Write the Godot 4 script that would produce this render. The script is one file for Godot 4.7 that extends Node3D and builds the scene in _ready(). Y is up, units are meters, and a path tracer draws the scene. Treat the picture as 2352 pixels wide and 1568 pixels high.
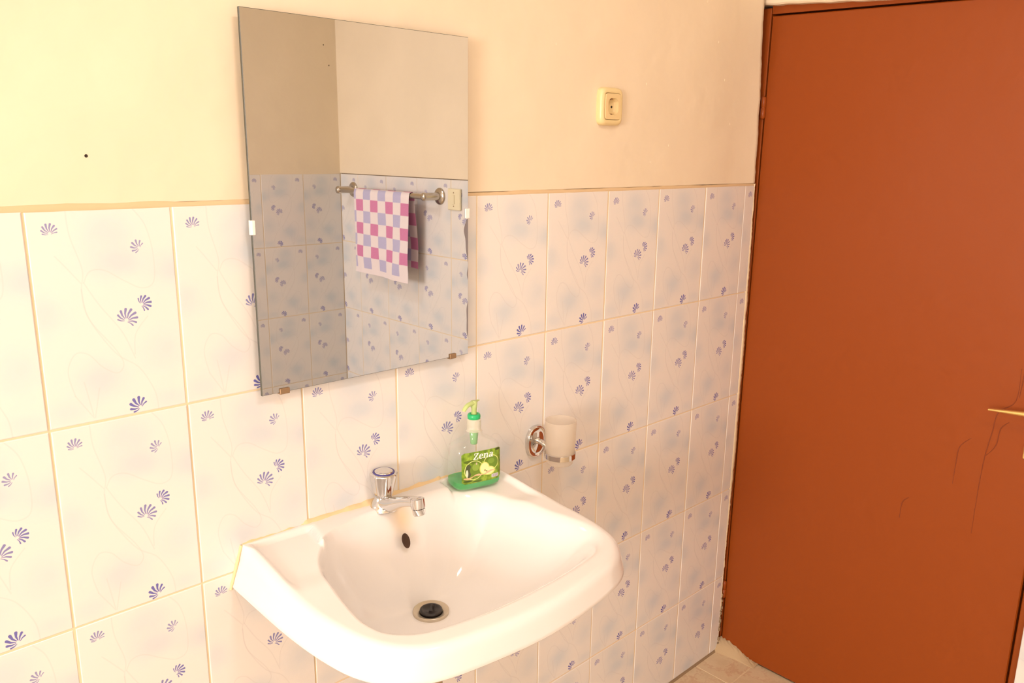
extends Node3D
# A tiled washroom corner: hung washbasin, mirror, door. Metres, y up, floor at y = 0,
# the washbasin wall is the plane z = 0 and the door wall faces -x at x = 1.84.

const ROOM_LEFT := -3.2  # left wall is out of view, distance set to soften the daylight falloff
const ROOM_RIGHT := 1.84
const ROOM_FRONT := 2.25
const ROOM_HIGH := 2.65
const TILE_TOP := 1.496
const WIN_Y0 := 1.05
const WIN_Y1 := 2.15
const WIN_Z0 := 1.05
const WIN_Z1 := 2.15

var M := {}
var rng := RandomNumberGenerator.new()

func _ready():
	rng.seed = 7
	# ---------------------------------------------------------------- camera
	var cam := Camera3D.new()
	cam.name = "camera"
	cam.fov = 45.932
	cam.near = 0.02
	cam.far = 60.0
	cam.transform = Transform3D(Basis(Vector3(0.72885, 0.012956, 0.68455), Vector3(0.148548, 0.973013, -0.176576), Vector3(-0.668364, 0.230386, 0.707257)).orthonormalized(), Vector3(-0.2625, 1.5826, 1.2301))
	add_child(cam)
	cam.current = true
	# ---------------------------------------------------------------- sky, daylight, exposure
	var env := Environment.new()
	env.background_mode = Environment.BG_SKY
	var sky := Sky.new()
	var sm := ProceduralSkyMaterial.new()
	sm.sky_top_color = Color(0.62, 0.74, 0.92)
	sm.sky_horizon_color = Color(0.94, 0.93, 0.90)
	sm.ground_bottom_color = Color(0.42, 0.36, 0.28)
	sm.ground_horizon_color = Color(0.75, 0.68, 0.58)
	sm.sky_energy_multiplier = 1.0
	sky.sky_material = sm
	env.sky = sky
	env.ambient_light_source = Environment.AMBIENT_SOURCE_SKY
	env.tonemap_mode = Environment.TONE_MAPPER_LINEAR
	env.tonemap_exposure = 0.96
	env.sdfgi_enabled = true
	env.ssao_enabled = true
	env.ssil_enabled = true
	var we := WorldEnvironment.new()
	we.name = "world_environment"
	we.environment = env
	add_child(we)
	var day := AreaLight3D.new()  # window out of view, placed to light the washbasin wall from the left
	day.name = "unseen_window_daylight"
	day.area_size = Vector2(1.0, 1.0)
	day.light_color = Color(1.0, 0.945, 0.925)
	day.light_energy = 11.4
	day.area_range = 12.0
	day.area_attenuation = 2.0
	day.shadow_enabled = true
	day.position = Vector3(ROOM_LEFT + 0.03, (WIN_Y0 + WIN_Y1) * 0.5, (WIN_Z0 + WIN_Z1) * 0.5)
	day.rotation.y = -PI / 2   # shines along its own -z: from the window into the room
	add_child(day)
	# added ceiling lamp out of view, a fill that evens the left-right falloff (its fitting is built in build_added_lamp)
	var lamp := AreaLight3D.new()
	lamp.name = "added_lamp_fill"
	lamp.area_size = Vector2(0.30, 0.30)
	lamp.light_color = Color(1.0, 0.95, 0.93)
	lamp.light_energy = 1.25
	lamp.area_range = 12.0
	lamp.area_attenuation = 2.0
	lamp.shadow_enabled = true
	lamp.position = Vector3(0.30, ROOM_HIGH - 0.095, 1.30)
	lamp.rotation.x = -PI / 2
	add_child(lamp)
	# ---------------------------------------------------------------- materials, then structure, then things
	make_materials()
	build_floor_and_ceiling()
	build_wall_back()
	build_wall_right()
	build_wall_front()
	build_wall_left()
	build_door()
	build_window()
	build_basin()
	build_mirror()
	build_tap()
	build_plug()
	build_bottle()
	build_tumbler()
	build_socket()
	build_towel_rail()
	build_towel()
	build_switch()
	build_added_lamp()

# ====================================================================== helpers
func lin(r: float, g: float, b: float) -> Color:
	return Color(r, g, b).linear_to_srgb()

func mat(n: String, c: Color, rough := 0.6, metal := 0.0) -> StandardMaterial3D:
	var m := StandardMaterial3D.new()
	m.resource_name = n
	m.albedo_color = c
	m.roughness = rough
	m.metallic = metal
	m.metallic_specular = 0.5
	M[n] = m
	return m

func begin() -> SurfaceTool:
	var st := SurfaceTool.new()
	st.begin(Mesh.PRIMITIVE_TRIANGLES)
	return st

func build(called: String, st: SurfaceTool, m: Material, parent: Node = self) -> MeshInstance3D:
	st.generate_normals()
	return put(called, st.commit(), m, parent)

func put(called: String, mesh: Mesh, m: Material, parent: Node = self) -> MeshInstance3D:
	var o := MeshInstance3D.new()
	o.name = called
	o.mesh = mesh
	o.material_override = m
	o.cast_shadow = GeometryInstance3D.SHADOW_CASTING_SETTING_ON
	parent.add_child(o, true)
	return o

func tag(o: Node, label: String, category := "", group := "", kind := "") -> void:
	o.set_meta("label", label)
	if category != "": o.set_meta("category", category)
	if group != "": o.set_meta("group", group)
	if kind != "": o.set_meta("kind", kind)

func base(called: String, at := Vector3.ZERO) -> Node3D:
	var o := Node3D.new()
	o.name = called
	o.position = at
	add_child(o, true)
	return o

func tri(st: SurfaceTool, a: Vector3, b: Vector3, c: Vector3) -> void:   # counter-clockwise as seen from outside
	st.add_vertex(a); st.add_vertex(c); st.add_vertex(b)

func quad(st: SurfaceTool, a: Vector3, b: Vector3, c: Vector3, d: Vector3) -> void:
	tri(st, a, b, c); tri(st, a, c, d)

func vuv(st: SurfaceTool, p: Vector3, uv: Vector2) -> void:
	st.set_uv(uv); st.add_vertex(p)

# box with bevelled edges
func bx(st: SurfaceTool, lo: Vector3, hi: Vector3, r := 0.0, t := Transform3D.IDENTITY) -> void:
	st.set_smooth_group(-1)
	var c := (lo + hi) * 0.5
	var h := (hi - lo) * 0.5
	r = minf(r, minf(h.x, minf(h.y, h.z)) * 0.98)
	for ax in 3:
		for s in [-1.0, 1.0]:
			var u := Vector3.ZERO; var v := Vector3.ZERO; var n := Vector3.ZERO
			n[ax] = s
			u[(ax + 1) % 3] = s
			v[(ax + 2) % 3] = 1.0
			var uu: Vector3 = u * (h[(ax + 1) % 3] - r)
			var vv: Vector3 = v * (h[(ax + 2) % 3] - r)
			var o: Vector3 = c + n * h[ax]
			quad(st, t * (o - uu - vv), t * (o + uu - vv), t * (o + uu + vv), t * (o - uu + vv))
	if r <= 0.0: return
	for ax in 3:
		var b1 := (ax + 1) % 3
		var b2 := (ax + 2) % 3
		for s1 in [-1.0, 1.0]:
			for s2 in [-1.0, 1.0]:
				var p := []
				for e in [-1.0, 1.0]:
					var q1 := Vector3.ZERO
					q1[ax] = e * (h[ax] - r); q1[b1] = s1 * h[b1]; q1[b2] = s2 * (h[b2] - r)
					var q2 := Vector3.ZERO
					q2[ax] = e * (h[ax] - r); q2[b1] = s1 * (h[b1] - r); q2[b2] = s2 * h[b2]
					p.append(t * (c + q1)); p.append(t * (c + q2))
				if s1 * s2 > 0: quad(st, p[0], p[1], p[3], p[2])
				else: quad(st, p[1], p[0], p[2], p[3])
	for sx in [-1.0, 1.0]:
		for sy in [-1.0, 1.0]:
			for sz in [-1.0, 1.0]:
				var a := t * (c + Vector3(sx * h.x, sy * (h.y - r), sz * (h.z - r)))
				var b := t * (c + Vector3(sx * (h.x - r), sy * h.y, sz * (h.z - r)))
				var d := t * (c + Vector3(sx * (h.x - r), sy * (h.y - r), sz * h.z))
				if sx * sy * sz > 0: tri(st, a, b, d)
				else: tri(st, a, d, b)

# grid of points rows[i][j]; outside is to the left of increasing i when j runs upwards (see lathe)
func grid(st: SurfaceTool, g: Array, closed := false, flip := false, cols: Array = []) -> void:
	var n := g.size()
	var last := n if closed else n - 1
	for i in last:
		var a: Array = g[i]
		var b: Array = g[(i + 1) % n]
		for j in a.size() - 1:
			var p := [a[j], a[j + 1], b[j + 1], b[j]]
			var k := [[i, j], [i, j + 1], [(i + 1) % n, j + 1], [(i + 1) % n, j]]
			var order := [0, 2, 1, 0, 3, 2] if not flip else [0, 1, 2, 0, 2, 3]
			for q in order:
				if cols.size() > 0: st.set_color(cols[k[q][0]][k[q][1]])
				st.add_vertex(p[q])

# profile: Vector2(radius, height) upwards; a repeated point makes a crisp edge
func lathe(st: SurfaceTool, prof: Array, n := 32, t := Transform3D.IDENTITY, flutes := 0, depth := 0.0) -> void:
	var group := 1
	var part: Array = []
	var parts: Array = []
	for k in prof.size():
		part.append(prof[k])
		if k + 1 < prof.size() and (prof[k + 1] as Vector2).is_equal_approx(prof[k]):
			parts.append(part); part = []
	parts.append(part)
	for pt in parts:
		if pt.size() < 2: continue
		st.set_smooth_group(group); group += 1
		var g := []
		for i in n:
			var a := TAU * i / n
			var col := []
			for v in pt:
				var f := 1.0 + (depth * cos(a * flutes) if flutes > 0 else 0.0)
				col.append(t * Vector3(v.x * f * cos(a), v.y, v.x * f * sin(a)))
			g.append(col)
		grid(st, g, true)

# tube along points with radii (Vector2: across, up)
func sweep(st: SurfaceTool, pts: Array, rad: Array, n := 16, caps := true, up := Vector3.UP) -> void:
	st.set_smooth_group(1)
	var rings := []
	for i in pts.size():
		var d: Vector3 = (pts[mini(i + 1, pts.size() - 1)] - pts[maxi(i - 1, 0)]).normalized()
		var s := d.cross(up).normalized()
		var u := s.cross(d).normalized()
		var ring := []
		for k in n:
			var a := TAU * k / n
			ring.append(pts[i] + s * cos(a) * rad[i].x + u * sin(a) * rad[i].y)
		rings.append(ring)
	for i in pts.size() - 1:
		for k in n:
			var k2 := (k + 1) % n
			quad(st, rings[i][k], rings[i][k2], rings[i + 1][k2], rings[i + 1][k])
	if caps:
		st.set_smooth_group(-1)
		for k in n:
			var k2 := (k + 1) % n
			tri(st, pts[0], rings[0][k2], rings[0][k])
			tri(st, pts[-1], rings[-1][k], rings[-1][k2])

# a Catmull-Rom curve through points, closed or open
func smooth_path(p: Array, per: int, closed := false) -> Array:
	var out := []
	var n := p.size()
	for i in (n if closed else n - 1):
		var p0 = p[(i - 1 + n) % n] if closed else p[maxi(i - 1, 0)]
		var p1 = p[i]
		var p2 = p[(i + 1) % n]
		var p3 = p[(i + 2) % n] if closed else p[mini(i + 2, n - 1)]
		for k in per:
			out.append(p1.cubic_interpolate(p2, p0, p3, float(k) / per))
	if not closed: out.append(p[n - 1])
	return out

func sstep(a: float, b: float, x: float) -> float:
	var t := clampf((x - a) / (b - a), 0.0, 1.0)
	return t * t * (3.0 - 2.0 * t)

func noise(f: float, sd: int, oct := 3) -> FastNoiseLite:
	var n := FastNoiseLite.new()
	n.noise_type = FastNoiseLite.TYPE_SIMPLEX_SMOOTH
	n.seed = sd
	n.frequency = f
	n.fractal_octaves = oct
	return n

# ====================================================================== textures and materials
func make_materials() -> void:
	var plaster := mat("cream_plaster", lin(0.86, 0.735, 0.545), 0.85)
	var pt := NoiseTexture2D.new()
	pt.width = 512; pt.height = 512; pt.seamless = true
	pt.noise = noise(0.006, 3, 4)
	var ramp := Gradient.new()
	ramp.set_color(0, Color(0.975, 0.975, 0.972)); ramp.set_color(1, Color(1, 1, 1))
	pt.color_ramp = ramp
	plaster.albedo_texture = pt
	plaster.uv1_triplanar = true
	plaster.uv1_world_triplanar = true
	plaster.uv1_scale = Vector3(0.9, 0.9, 0.9)
	var ph := NoiseTexture2D.new()
	ph.width = 512; ph.height = 512; ph.seamless = true
	ph.noise = noise(0.012, 9, 4)
	plaster.heightmap_enabled = true
	plaster.heightmap_texture = ph
	plaster.heightmap_scale = 0.18
	mat("ceiling_paint", lin(0.88, 0.86, 0.80), 0.9)
	var tile := mat("printed_tile", Color.WHITE, 0.22)
	tile.albedo_texture = ImageTexture.create_from_image(tile_print())
	tile.metallic_specular = 0.45
	mat("grout", lin(0.80, 0.65, 0.43), 0.9)
	mat("dirty_mortar", lin(0.70, 0.52, 0.31), 0.95)
	mat("sealant", lin(0.82, 0.62, 0.35), 0.8)
	mat("rough_mortar", lin(0.30, 0.21, 0.12), 0.95)
	mat("mortar_lump", lin(0.52, 0.38, 0.22), 0.95)
	mat("gap_shade_dark", lin(0.03, 0.018, 0.012), 0.9)  # shade in the gaps round the door, as a near-black colour
	var ft := mat("floor_tile", Color.WHITE, 0.35)
	var fn := NoiseTexture2D.new()
	fn.width = 512; fn.height = 512; fn.seamless = true
	fn.noise = noise(0.007, 21, 5)
	fn.noise.domain_warp_enabled = true
	fn.noise.domain_warp_amplitude = 60.0
	var fr := Gradient.new()
	fr.offsets = PackedFloat32Array([0.0, 0.42, 0.5, 0.58, 1.0])
	fr.colors = PackedColorArray([lin(0.62, 0.48, 0.30), lin(0.72, 0.58, 0.38), lin(0.62, 0.42, 0.26), lin(0.74, 0.60, 0.40), lin(0.66, 0.52, 0.33)])
	fn.color_ramp = fr
	ft.albedo_texture = fn
	ft.uv1_triplanar = true
	ft.uv1_world_triplanar = true
	ft.uv1_scale = Vector3(2.2, 2.2, 2.2)
	var dp := mat("brown_gloss_paint", lin(0.285, 0.057, 0.0045), 0.42)
	var dn := NoiseTexture2D.new()
	dn.width = 512; dn.height = 512; dn.seamless = true
	dn.noise = noise(0.02, 5, 4)
	dp.metallic_specular = 0.4
	dp.heightmap_enabled = true
	dp.heightmap_texture = dn
	dp.heightmap_scale = 0.06
	dp.uv1_triplanar = true
	dp.uv1_world_triplanar = true
	dp.uv1_scale = Vector3(1.2, 1.2, 1.2)
	mat("paint_run", lin(0.21, 0.038, 0.0038), 0.5)
	mat("brass", lin(0.80, 0.55, 0.20), 0.38, 0.85)
	var cer := mat("white_ceramic", lin(0.84, 0.81, 0.78), 0.10)
	cer.vertex_color_use_as_albedo = true
	mat("chrome", lin(0.70, 0.69, 0.68), 0.05, 1.0)
	mat("worn_chrome", lin(0.56, 0.51, 0.44), 0.2, 1.0)
	mat("rusty_clip", lin(0.36, 0.24, 0.14), 0.4, 0.7)
	mat("blue_ring", lin(0.05, 0.04, 0.22), 0.25)
	mat("black_rubber", lin(0.018, 0.013, 0.013), 0.35)
	mat("waste_ring", lin(0.62, 0.54, 0.42), 0.3, 0.55)
	mat("mirror_silver", lin(0.64, 0.67, 0.71), 0.012, 1.0)
	mat("glass_edge", lin(0.07, 0.075, 0.06), 0.45)
	mat("tarnish", lin(0.24, 0.22, 0.23), 0.4, 0.2)
	mat("white_clip", lin(0.88, 0.86, 0.80), 0.3)
	mat("ivory_plastic", lin(0.82, 0.66, 0.34), 0.32)
	mat("ivory_insert", lin(0.80, 0.62, 0.32), 0.3)
	mat("switch_plastic", lin(0.84, 0.76, 0.52), 0.35)
	mat("overflow_shade", lin(0.055, 0.024, 0.010), 0.6)  # shade inside the overflow, put into the colour
	mat("hole_shade", lin(0.03, 0.02, 0.012), 0.8)  # shade inside small holes, painted as a dark colour
	var frost := mat("frosted_glass", lin(0.74, 0.67, 0.56), 0.5)
	frost.transparency = BaseMaterial3D.TRANSPARENCY_ALPHA
	frost.albedo_color.a = 0.42
	frost.backlight_enabled = true
	frost.backlight = Color(0.9, 0.86, 0.8)
	var clear := mat("clear_plastic", Color(1, 1, 1, 0.05), 0.06)
	clear.transparency = BaseMaterial3D.TRANSPARENCY_ALPHA
	var liq := mat("green_soap", lin(0.05, 0.52, 0.14), 0.15)
	liq.backlight_enabled = true
	liq.backlight = Color(0.35, 0.85, 0.4)
	var cloudy := mat("cloudy_plastic", lin(0.80, 0.78, 0.62), 0.35)
	cloudy.transparency = BaseMaterial3D.TRANSPARENCY_ALPHA
	cloudy.albedo_color.a = 0.55
	mat("green_plastic", lin(0.02, 0.50, 0.17), 0.3)
	var pale := mat("pale_green_plastic", lin(0.62, 0.74, 0.30), 0.35)
	pale.backlight_enabled = true
	pale.backlight = Color(0.5, 0.6, 0.3)
	var spring := mat("green_chamber", lin(0.28, 0.62, 0.26), 0.2)
	spring.backlight_enabled = true
	spring.backlight = Color(0.3, 0.6, 0.3)
	mat("label_white", lin(0.9, 0.9, 0.86), 0.4)
	var lab := mat("label_paper", Color.WHITE, 0.35)
	lab.albedo_texture = ImageTexture.create_from_image(label_print())
	var tow := mat("checked_cotton", Color.WHITE, 0.95)
	tow.albedo_texture = ImageTexture.create_from_image(towel_print())
	var glass := mat("window_glass", Color(1, 1, 1, 0.03), 0.02)
	glass.transparency = BaseMaterial3D.TRANSPARENCY_ALPHA
	var opal := mat("opal_glass", lin(0.85, 0.83, 0.78), 0.4)  # glowing shade of the added fill lamp
	opal.emission_enabled = true
	opal.emission = Color(1.0, 0.95, 0.88)
	opal.emission_energy_multiplier = 0.9
	mat("window_frame_paint", lin(0.55, 0.45, 0.34), 0.5)

func seg_dist(p: Vector2, a: Vector2, b: Vector2) -> Vector2:   # distance, share along
	var d := b - a
	var t := clampf((p - a).dot(d) / maxf(d.length_squared(), 1e-9), 0.0, 1.0)
	return Vector2(p.distance_to(a + d * t), t)

# The printed wall tile: pale ground, blue-grey clouds, faint curling stems, five blue shells.
func tile_print() -> Image:
	var w := 480
	var h := 740
	var ground := Color(0.81, 0.775, 0.73)
	var cloud := Color(0.62, 0.665, 0.70)
	var stem := Color(0.60, 0.56, 0.54)
	var spots := [[0.52, 0.10, 0.17, 0.09, 0.8], [0.58, 0.25, 0.20, 0.07, 1.0], [0.99, 0.30, 0.15, 0.08, 1.0], [0.38, 0.80, 0.17, 0.09, 1.0], [0.06, 0.46, 0.12, 0.08, 0.7], [0.86, 0.70, 0.15, 0.10, 0.6], [0.12, 0.93, 0.15, 0.06, 0.5], [0.88, 0.95, 0.14, 0.05, 0.5]]
	var img := Image.create(w, h, false, Image.FORMAT_RGB8)
	var f := noise(0.012, 4, 3)
	var px := PackedColorArray()
	px.resize(w * h)
	for y in h:
		for x in w:
			var u := float(x) / w
			var v := float(y) / h
			var a := 0.0
			for s in spots:
				var du: float = (u - s[0]) / s[2]
				var dv: float = (v - s[1]) / s[3]
				var e := du * du + dv * dv
				if e < 6.0: a += s[4] * exp(-e)
			a = clampf(a + f.get_noise_2d(x, y) * 0.12, 0.0, 1.0)
			px[y * w + x] = ground.lerp(cloud, a * 0.85)
	# stems
	var stems := [
		[Vector2(0.26, 0.0), Vector2(0.27, 0.11), Vector2(0.33, 0.27), Vector2(0.31, 0.37), Vector2(0.34, 0.50), Vector2(0.50, 0.68), Vector2(0.66, 0.77), Vector2(0.76, 0.90), Vector2(0.78, 1.0)],
		[Vector2(0.33, 0.33), Vector2(0.38, 0.28), Vector2(0.48, 0.28), Vector2(0.62, 0.34), Vector2(0.74, 0.38), Vector2(0.83, 0.35), Vector2(0.84, 0.21), Vector2(0.80, 0.08), Vector2(0.72, 0.0)],
		[Vector2(0.19, 0.86), Vector2(0.16, 0.74), Vector2(0.22, 0.66), Vector2(0.31, 0.67), Vector2(0.40, 0.74), Vector2(0.50, 0.78), Vector2(0.55, 0.74), Vector2(0.50, 0.66), Vector2(0.34, 0.50), Vector2(0.31, 0.36)],
		[Vector2(0.33, 0.33), Vector2(0.42, 0.44), Vector2(0.56, 0.58), Vector2(0.64, 0.72)],
		[Vector2(0.16, 0.20), Vector2(0.22, 0.25), Vector2(0.31, 0.33)],
		[Vector2(0.64, 0.70), Vector2(0.66, 0.60), Vector2(0.76, 0.52)],
		[Vector2(0.19, 0.86), Vector2(0.30, 0.98)], [Vector2(0.26, 0.80), Vector2(0.30, 0.97)], [Vector2(0.36, 0.84), Vector2(0.31, 0.98)]]
	for s in stems:
		var path := smooth_path(s, 40)
		var line := {}
		for k in path.size() - 1:
			var p0: Vector2 = path[k] * Vector2(w, h)
			var p1: Vector2 = path[k + 1] * Vector2(w, h)
			for yy in range(int(minf(p0.y, p1.y)) - 4, int(maxf(p0.y, p1.y)) + 5):
				for xx in range(int(minf(p0.x, p1.x)) - 4, int(maxf(p0.x, p1.x)) + 5):
					if xx < 0 or yy < 0 or xx >= w or yy >= h: continue
					var d := seg_dist(Vector2(xx, yy), p0, p1).x
					var a := clampf(1.0 - d / 3.5, 0.0, 1.0) * 0.34
					var key := yy * w + xx
					if a > line.get(key, 0.0): line[key] = a
		for key in line: px[key] = px[key].lerp(stem, line[key])
	# shells: base point (u, v), axis angle in degrees, half spread, radius in metres, strokes, stroke width, strength
	var shells := [[0.146, 0.098, 95.0, 84.0, 0.0135, 8, 0.0015, 0.80], [0.742, 0.186, 140.0, 92.0, 0.0120, 7, 0.0016, 0.75], [0.722, 0.460, 22.0, 92.0, 0.0145, 8, 0.0018, 0.95], [0.600, 0.530, 62.0, 105.0, 0.0175, 9, 0.0020, 0.85], [0.642, 0.972, 124.0, 86.0, 0.0165, 7, 0.0023, 1.0]]
	var ink := Color(0.15, 0.15, 0.44)
	var scl := w / 0.2
	for s in shells:
		var c := Vector2(s[0] * w, s[1] * h)
		var strokes := []
		for k in s[5]:
			var q: float = float(k) / (s[5] - 1) * 2.0 - 1.0
			var ang := deg_to_rad(s[2] - q * s[3])
			var dir := Vector2(cos(ang), -sin(ang))
			var side := Vector2(-dir.y, dir.x)
			var ln: float = s[4] * scl * (1.0 - 0.30 * q * q)
			var a: Vector2 = c + dir * ln * 0.22 + side * q * 2.0
			var b: Vector2 = c + dir * ln
			var mid: Vector2 = (a + b) * 0.5 + side * (-q * 0.0 - 0.07) * ln
			strokes.append([a, mid, b, s[6] * scl * (1.0 - 0.45 * q * q)])
		var r := int(s[4] * scl) + 4
		for yy in range(maxi(int(c.y) - r, 0), mini(int(c.y) + r, h)):
			for xx in range(maxi(int(c.x) - r, 0), mini(int(c.x) + r, w)):
				var best := 0.0
				for k in strokes:
					var d1 := seg_dist(Vector2(xx, yy), k[0], k[1])
					var d2 := seg_dist(Vector2(xx, yy), k[1], k[2])
					var wd1: float = k[3] * (0.30 + 0.35 * d1.y)
					var wd2: float = k[3] * (0.65 + 0.35 * d2.y)
					best = maxf(best, clampf(minf(wd1 - d1.x, 1e9) + 0.5, 0.0, 1.0))
					best = maxf(best, clampf(wd2 - d2.x + 0.5, 0.0, 1.0))
				if best > 0.0:
					px[yy * w + xx] = px[yy * w + xx].lerp(ink, best * s[7])
	for y in h:
		for x in w:
			img.set_pixel(x, y, px[y * w + x].linear_to_srgb())
	img.generate_mipmaps()
	return img

func disc(img: Image, c: Vector2, rx: float, ry: float, col: Color, ring := 0.0) -> void:
	for y in range(maxi(0, int(c.y - ry) - 1), mini(img.get_height(), int(c.y + ry) + 2)):
		for x in range(maxi(0, int(c.x - rx) - 1), mini(img.get_width(), int(c.x + rx) + 2)):
			var e := Vector2((x - c.x) / rx, (y - c.y) / ry).length()
			var a := clampf((1.0 - e) * minf(rx, ry) + 0.5, 0.0, 1.0)
			if ring > 0.0: a = minf(a, clampf((e - 1.0) * minf(rx, ry) + ring + 0.5, 0.0, 1.0))
			if a > 0.0: img.set_pixel(x, y, img.get_pixel(x, y).lerp(col, a))

func label_print() -> Image:
	var w := 220
	var h := 240
	var img := Image.create(w, h, false, Image.FORMAT_RGB8)
	var f := noise(0.02, 12, 3)
	for y in h:
		for x in w:
			var t := clampf(0.5 + f.get_noise_2d(x * 1.4, y * 0.7) * 0.9, 0.0, 1.0)
			img.set_pixel(x, y, Color(0.36, 0.50, 0.08).lerp(Color(0.62, 0.74, 0.24), t))
	for k in 5: disc(img, Vector2(40 + k * 38, 70 + (k % 2) * 14), 30, 12, Color(0.33, 0.43, 0.07).lerp(Color(0.5, 0.6, 0.15), k * 0.2))
	disc(img, Vector2(200, 12), 16, 7, Color(0.25, 0.25, 0.10))
	var pale := Color(0.88, 0.92, 0.58)
	disc(img, Vector2(64, 140), 52, 74, pale, 4.0)
	disc(img, Vector2(160, 104), 44, 58, pale, 4.0)
	disc(img, Vector2(34, 140), 16, 52, Color(0.30, 0.34, 0.20))
	disc(img, Vector2(26, 158), 6, 30, Color(0.90, 0.92, 0.82))
	disc(img, Vector2(78, 138), 36, 56, Color(0.42, 0.55, 0.14))
	disc(img, Vector2(74, 118), 20, 28, Color(0.55, 0.67, 0.25))
	disc(img, Vector2(164, 104), 32, 44, Color(0.42, 0.56, 0.15))
	disc(img, Vector2(160, 92), 18, 20, Color(0.50, 0.63, 0.22))
	disc(img, Vector2(78, 92), 4, 9, Color(0.80, 0.72, 0.66))
	disc(img, Vector2(122, 140), 28, 48, Color(0.88, 0.89, 0.50))
	disc(img, Vector2(146, 164), 34, 34, Color(0.88, 0.89, 0.50))
	disc(img, Vector2(122, 140), 23, 41, Color(0.95, 0.94, 0.68))
	disc(img, Vector2(146, 164), 28, 27, Color(0.95, 0.94, 0.68))
	disc(img, Vector2(124, 156), 3, 7, Color(0.45, 0.35, 0.12))
	disc(img, Vector2(133, 164), 5, 4, Color(0.45, 0.35, 0.12))
	for k in 26: disc(img, Vector2(14 + k * 6.6, 196 - k * 1.1 + 6.0 * sin(k * 0.5)), 6, 5.0 + 3.0 * sin(k * 0.7), Color(0.93, 0.74, 0.58))
	img.fill_rect(Rect2i(162, 198, 40, 26), Color(0.86, 0.84, 0.88))
	img.fill_rect(Rect2i(166, 202, 32, 18), Color(0.62, 0.58, 0.66))
	for k in 5: img.fill_rect(Rect2i(168 + k * 6, 204, 3, 14), Color(0.84, 0.82, 0.86))
	disc(img, Vector2(30, 218), 24, 7, Color(0.24, 0.32, 0.08))
	disc(img, Vector2(80, 228), 30, 6, Color(0.30, 0.40, 0.10))
	return img

func towel_print() -> Image:
	var w := 360
	var h := 720
	var img := Image.create(w, h, false, Image.FORMAT_RGB8)
	var white := Color(0.93, 0.89, 0.89)
	var pink := Color(0.82, 0.48, 0.66)
	var blue := Color(0.72, 0.71, 0.85)
	var f := noise(0.25, 8, 1)
	for y in h:
		for x in w:
			# seven columns across, half-rows of fifteen along the front and the back
			var cx := float(x) / w * 7.3
			var cy := (1.0 - float(y) / h) * 14.0 - 0.45   # counted from the front hem
			var i := int(cx)
			var j := int(cy)
			var c := white
			if cy > 0.0 and j % 2 == 0 and i % 2 == 1: c = blue
			elif cy > 0.0 and j % 2 == 1 and i % 2 == 0: c = pink
			c = c.lerp(white, 0.12 + 0.10 * f.get_noise_2d(x * 0.6, y * 3.0))
			img.set_pixel(x, y, c)
	return img

# ====================================================================== tiled walls
# one glazed tile: lower left corner at the origin, face at z = 0, uv is the part of the print that it shows
func tile_mesh(w: float, h: float, uv := Rect2(0, 0, 1, 1)) -> ArrayMesh:
	var st := begin()
	var e := 0.0014
	var th := 0.006
	var z := [-th, -e * 0.8, 0.0]
	var ins := [0.0, 0.0, e]
	var rings := []
	for k in 3:
		var a: float = ins[k]
		rings.append([Vector3(a, a, z[k]), Vector3(w - a, a, z[k]), Vector3(w - a, h - a, z[k]), Vector3(a, h - a, z[k])])
	var uvof := func(p: Vector3) -> Vector2: return uv.position + Vector2(p.x / w, 1.0 - p.y / h) * uv.size
	st.set_smooth_group(-1)
	for k in 2:
		for i in 4:
			var a: Vector3 = rings[k][i]; var b: Vector3 = rings[k][(i + 1) % 4]; var c: Vector3 = rings[k + 1][(i + 1) % 4]; var d: Vector3 = rings[k + 1][i]
			for p in [a, c, b, a, d, c]: vuv(st, p, uvof.call(p))
	var f: Array = rings[2]
	for p in [f[0], f[2], f[1], f[0], f[3], f[2]]: vuv(st, p, uvof.call(p))
	st.generate_normals()
	st.index()
	return st.commit()

# columns: list of x joints along the wall (local), rows: list of y joints from the top; full: width of a whole tile
func tile_field(wall: Node3D, cols: Array, rows: Array, full_w: float, full_h: float, place: Transform3D, gap := 0.003, skip := Rect2()) -> void:
	var shared := {}
	for i in cols.size() - 1:
		for j in rows.size() - 1:
			var w: float = cols[i + 1] - cols[i] - gap
			var h: float = rows[j] - rows[j + 1] - gap
			if w < 0.008 or h < 0.01: continue
			if skip.size.x > 0.0 and skip.intersects(Rect2(cols[i] + 0.001, rows[j + 1] + 0.001, w, h)): continue
			var uv := Rect2(0, 0, 1, 1)
			if w < full_w * 0.93:
				var s := (w + gap) / full_w
				uv = Rect2(1.0 - s, 0, s, 1) if i == 0 else Rect2(0, 0, s, 1)
			if h < full_h * 0.93: uv.size.y = (h + gap) / full_h
			var key := "%.3f %.3f %.2f" % [w, h, uv.position.x]
			if not shared.has(key): shared[key] = tile_mesh(w, h, uv)
			var o := put("tile", shared[key], M.printed_tile, wall)
			var tilt := Vector3(rng.randf_range(-0.0015, 0.0015), rng.randf_range(-0.002, 0.002), 0)
			o.transform = place * Transform3D(Basis.from_euler(tilt), Vector3(cols[i] + gap * 0.5, rows[j + 1] + gap * 0.5, rng.randf_range(-0.0004, 0.0004)))

# right-hand edge of the washbasin wall: broken plaster and mortar against the door frame
func edge_x(y: float) -> float:
	var ys := [0.0, 0.144, 0.389, 0.665, 0.878, 1.027, 1.21, 1.328, 1.526, 1.61, 1.763, 1.92, 1.975, 3.0]
	var xs := [1.842, 1.846, 1.851, 1.860, 1.858, 1.860, 1.856, 1.854, 1.848, 1.846, 1.840, 1.827, 1.823, 1.823]
	for i in ys.size() - 1:
		if y <= ys[i + 1]: return lerpf(xs[i], xs[i + 1], (y - ys[i]) / (ys[i + 1] - ys[i]))
	return xs[-1]

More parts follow.
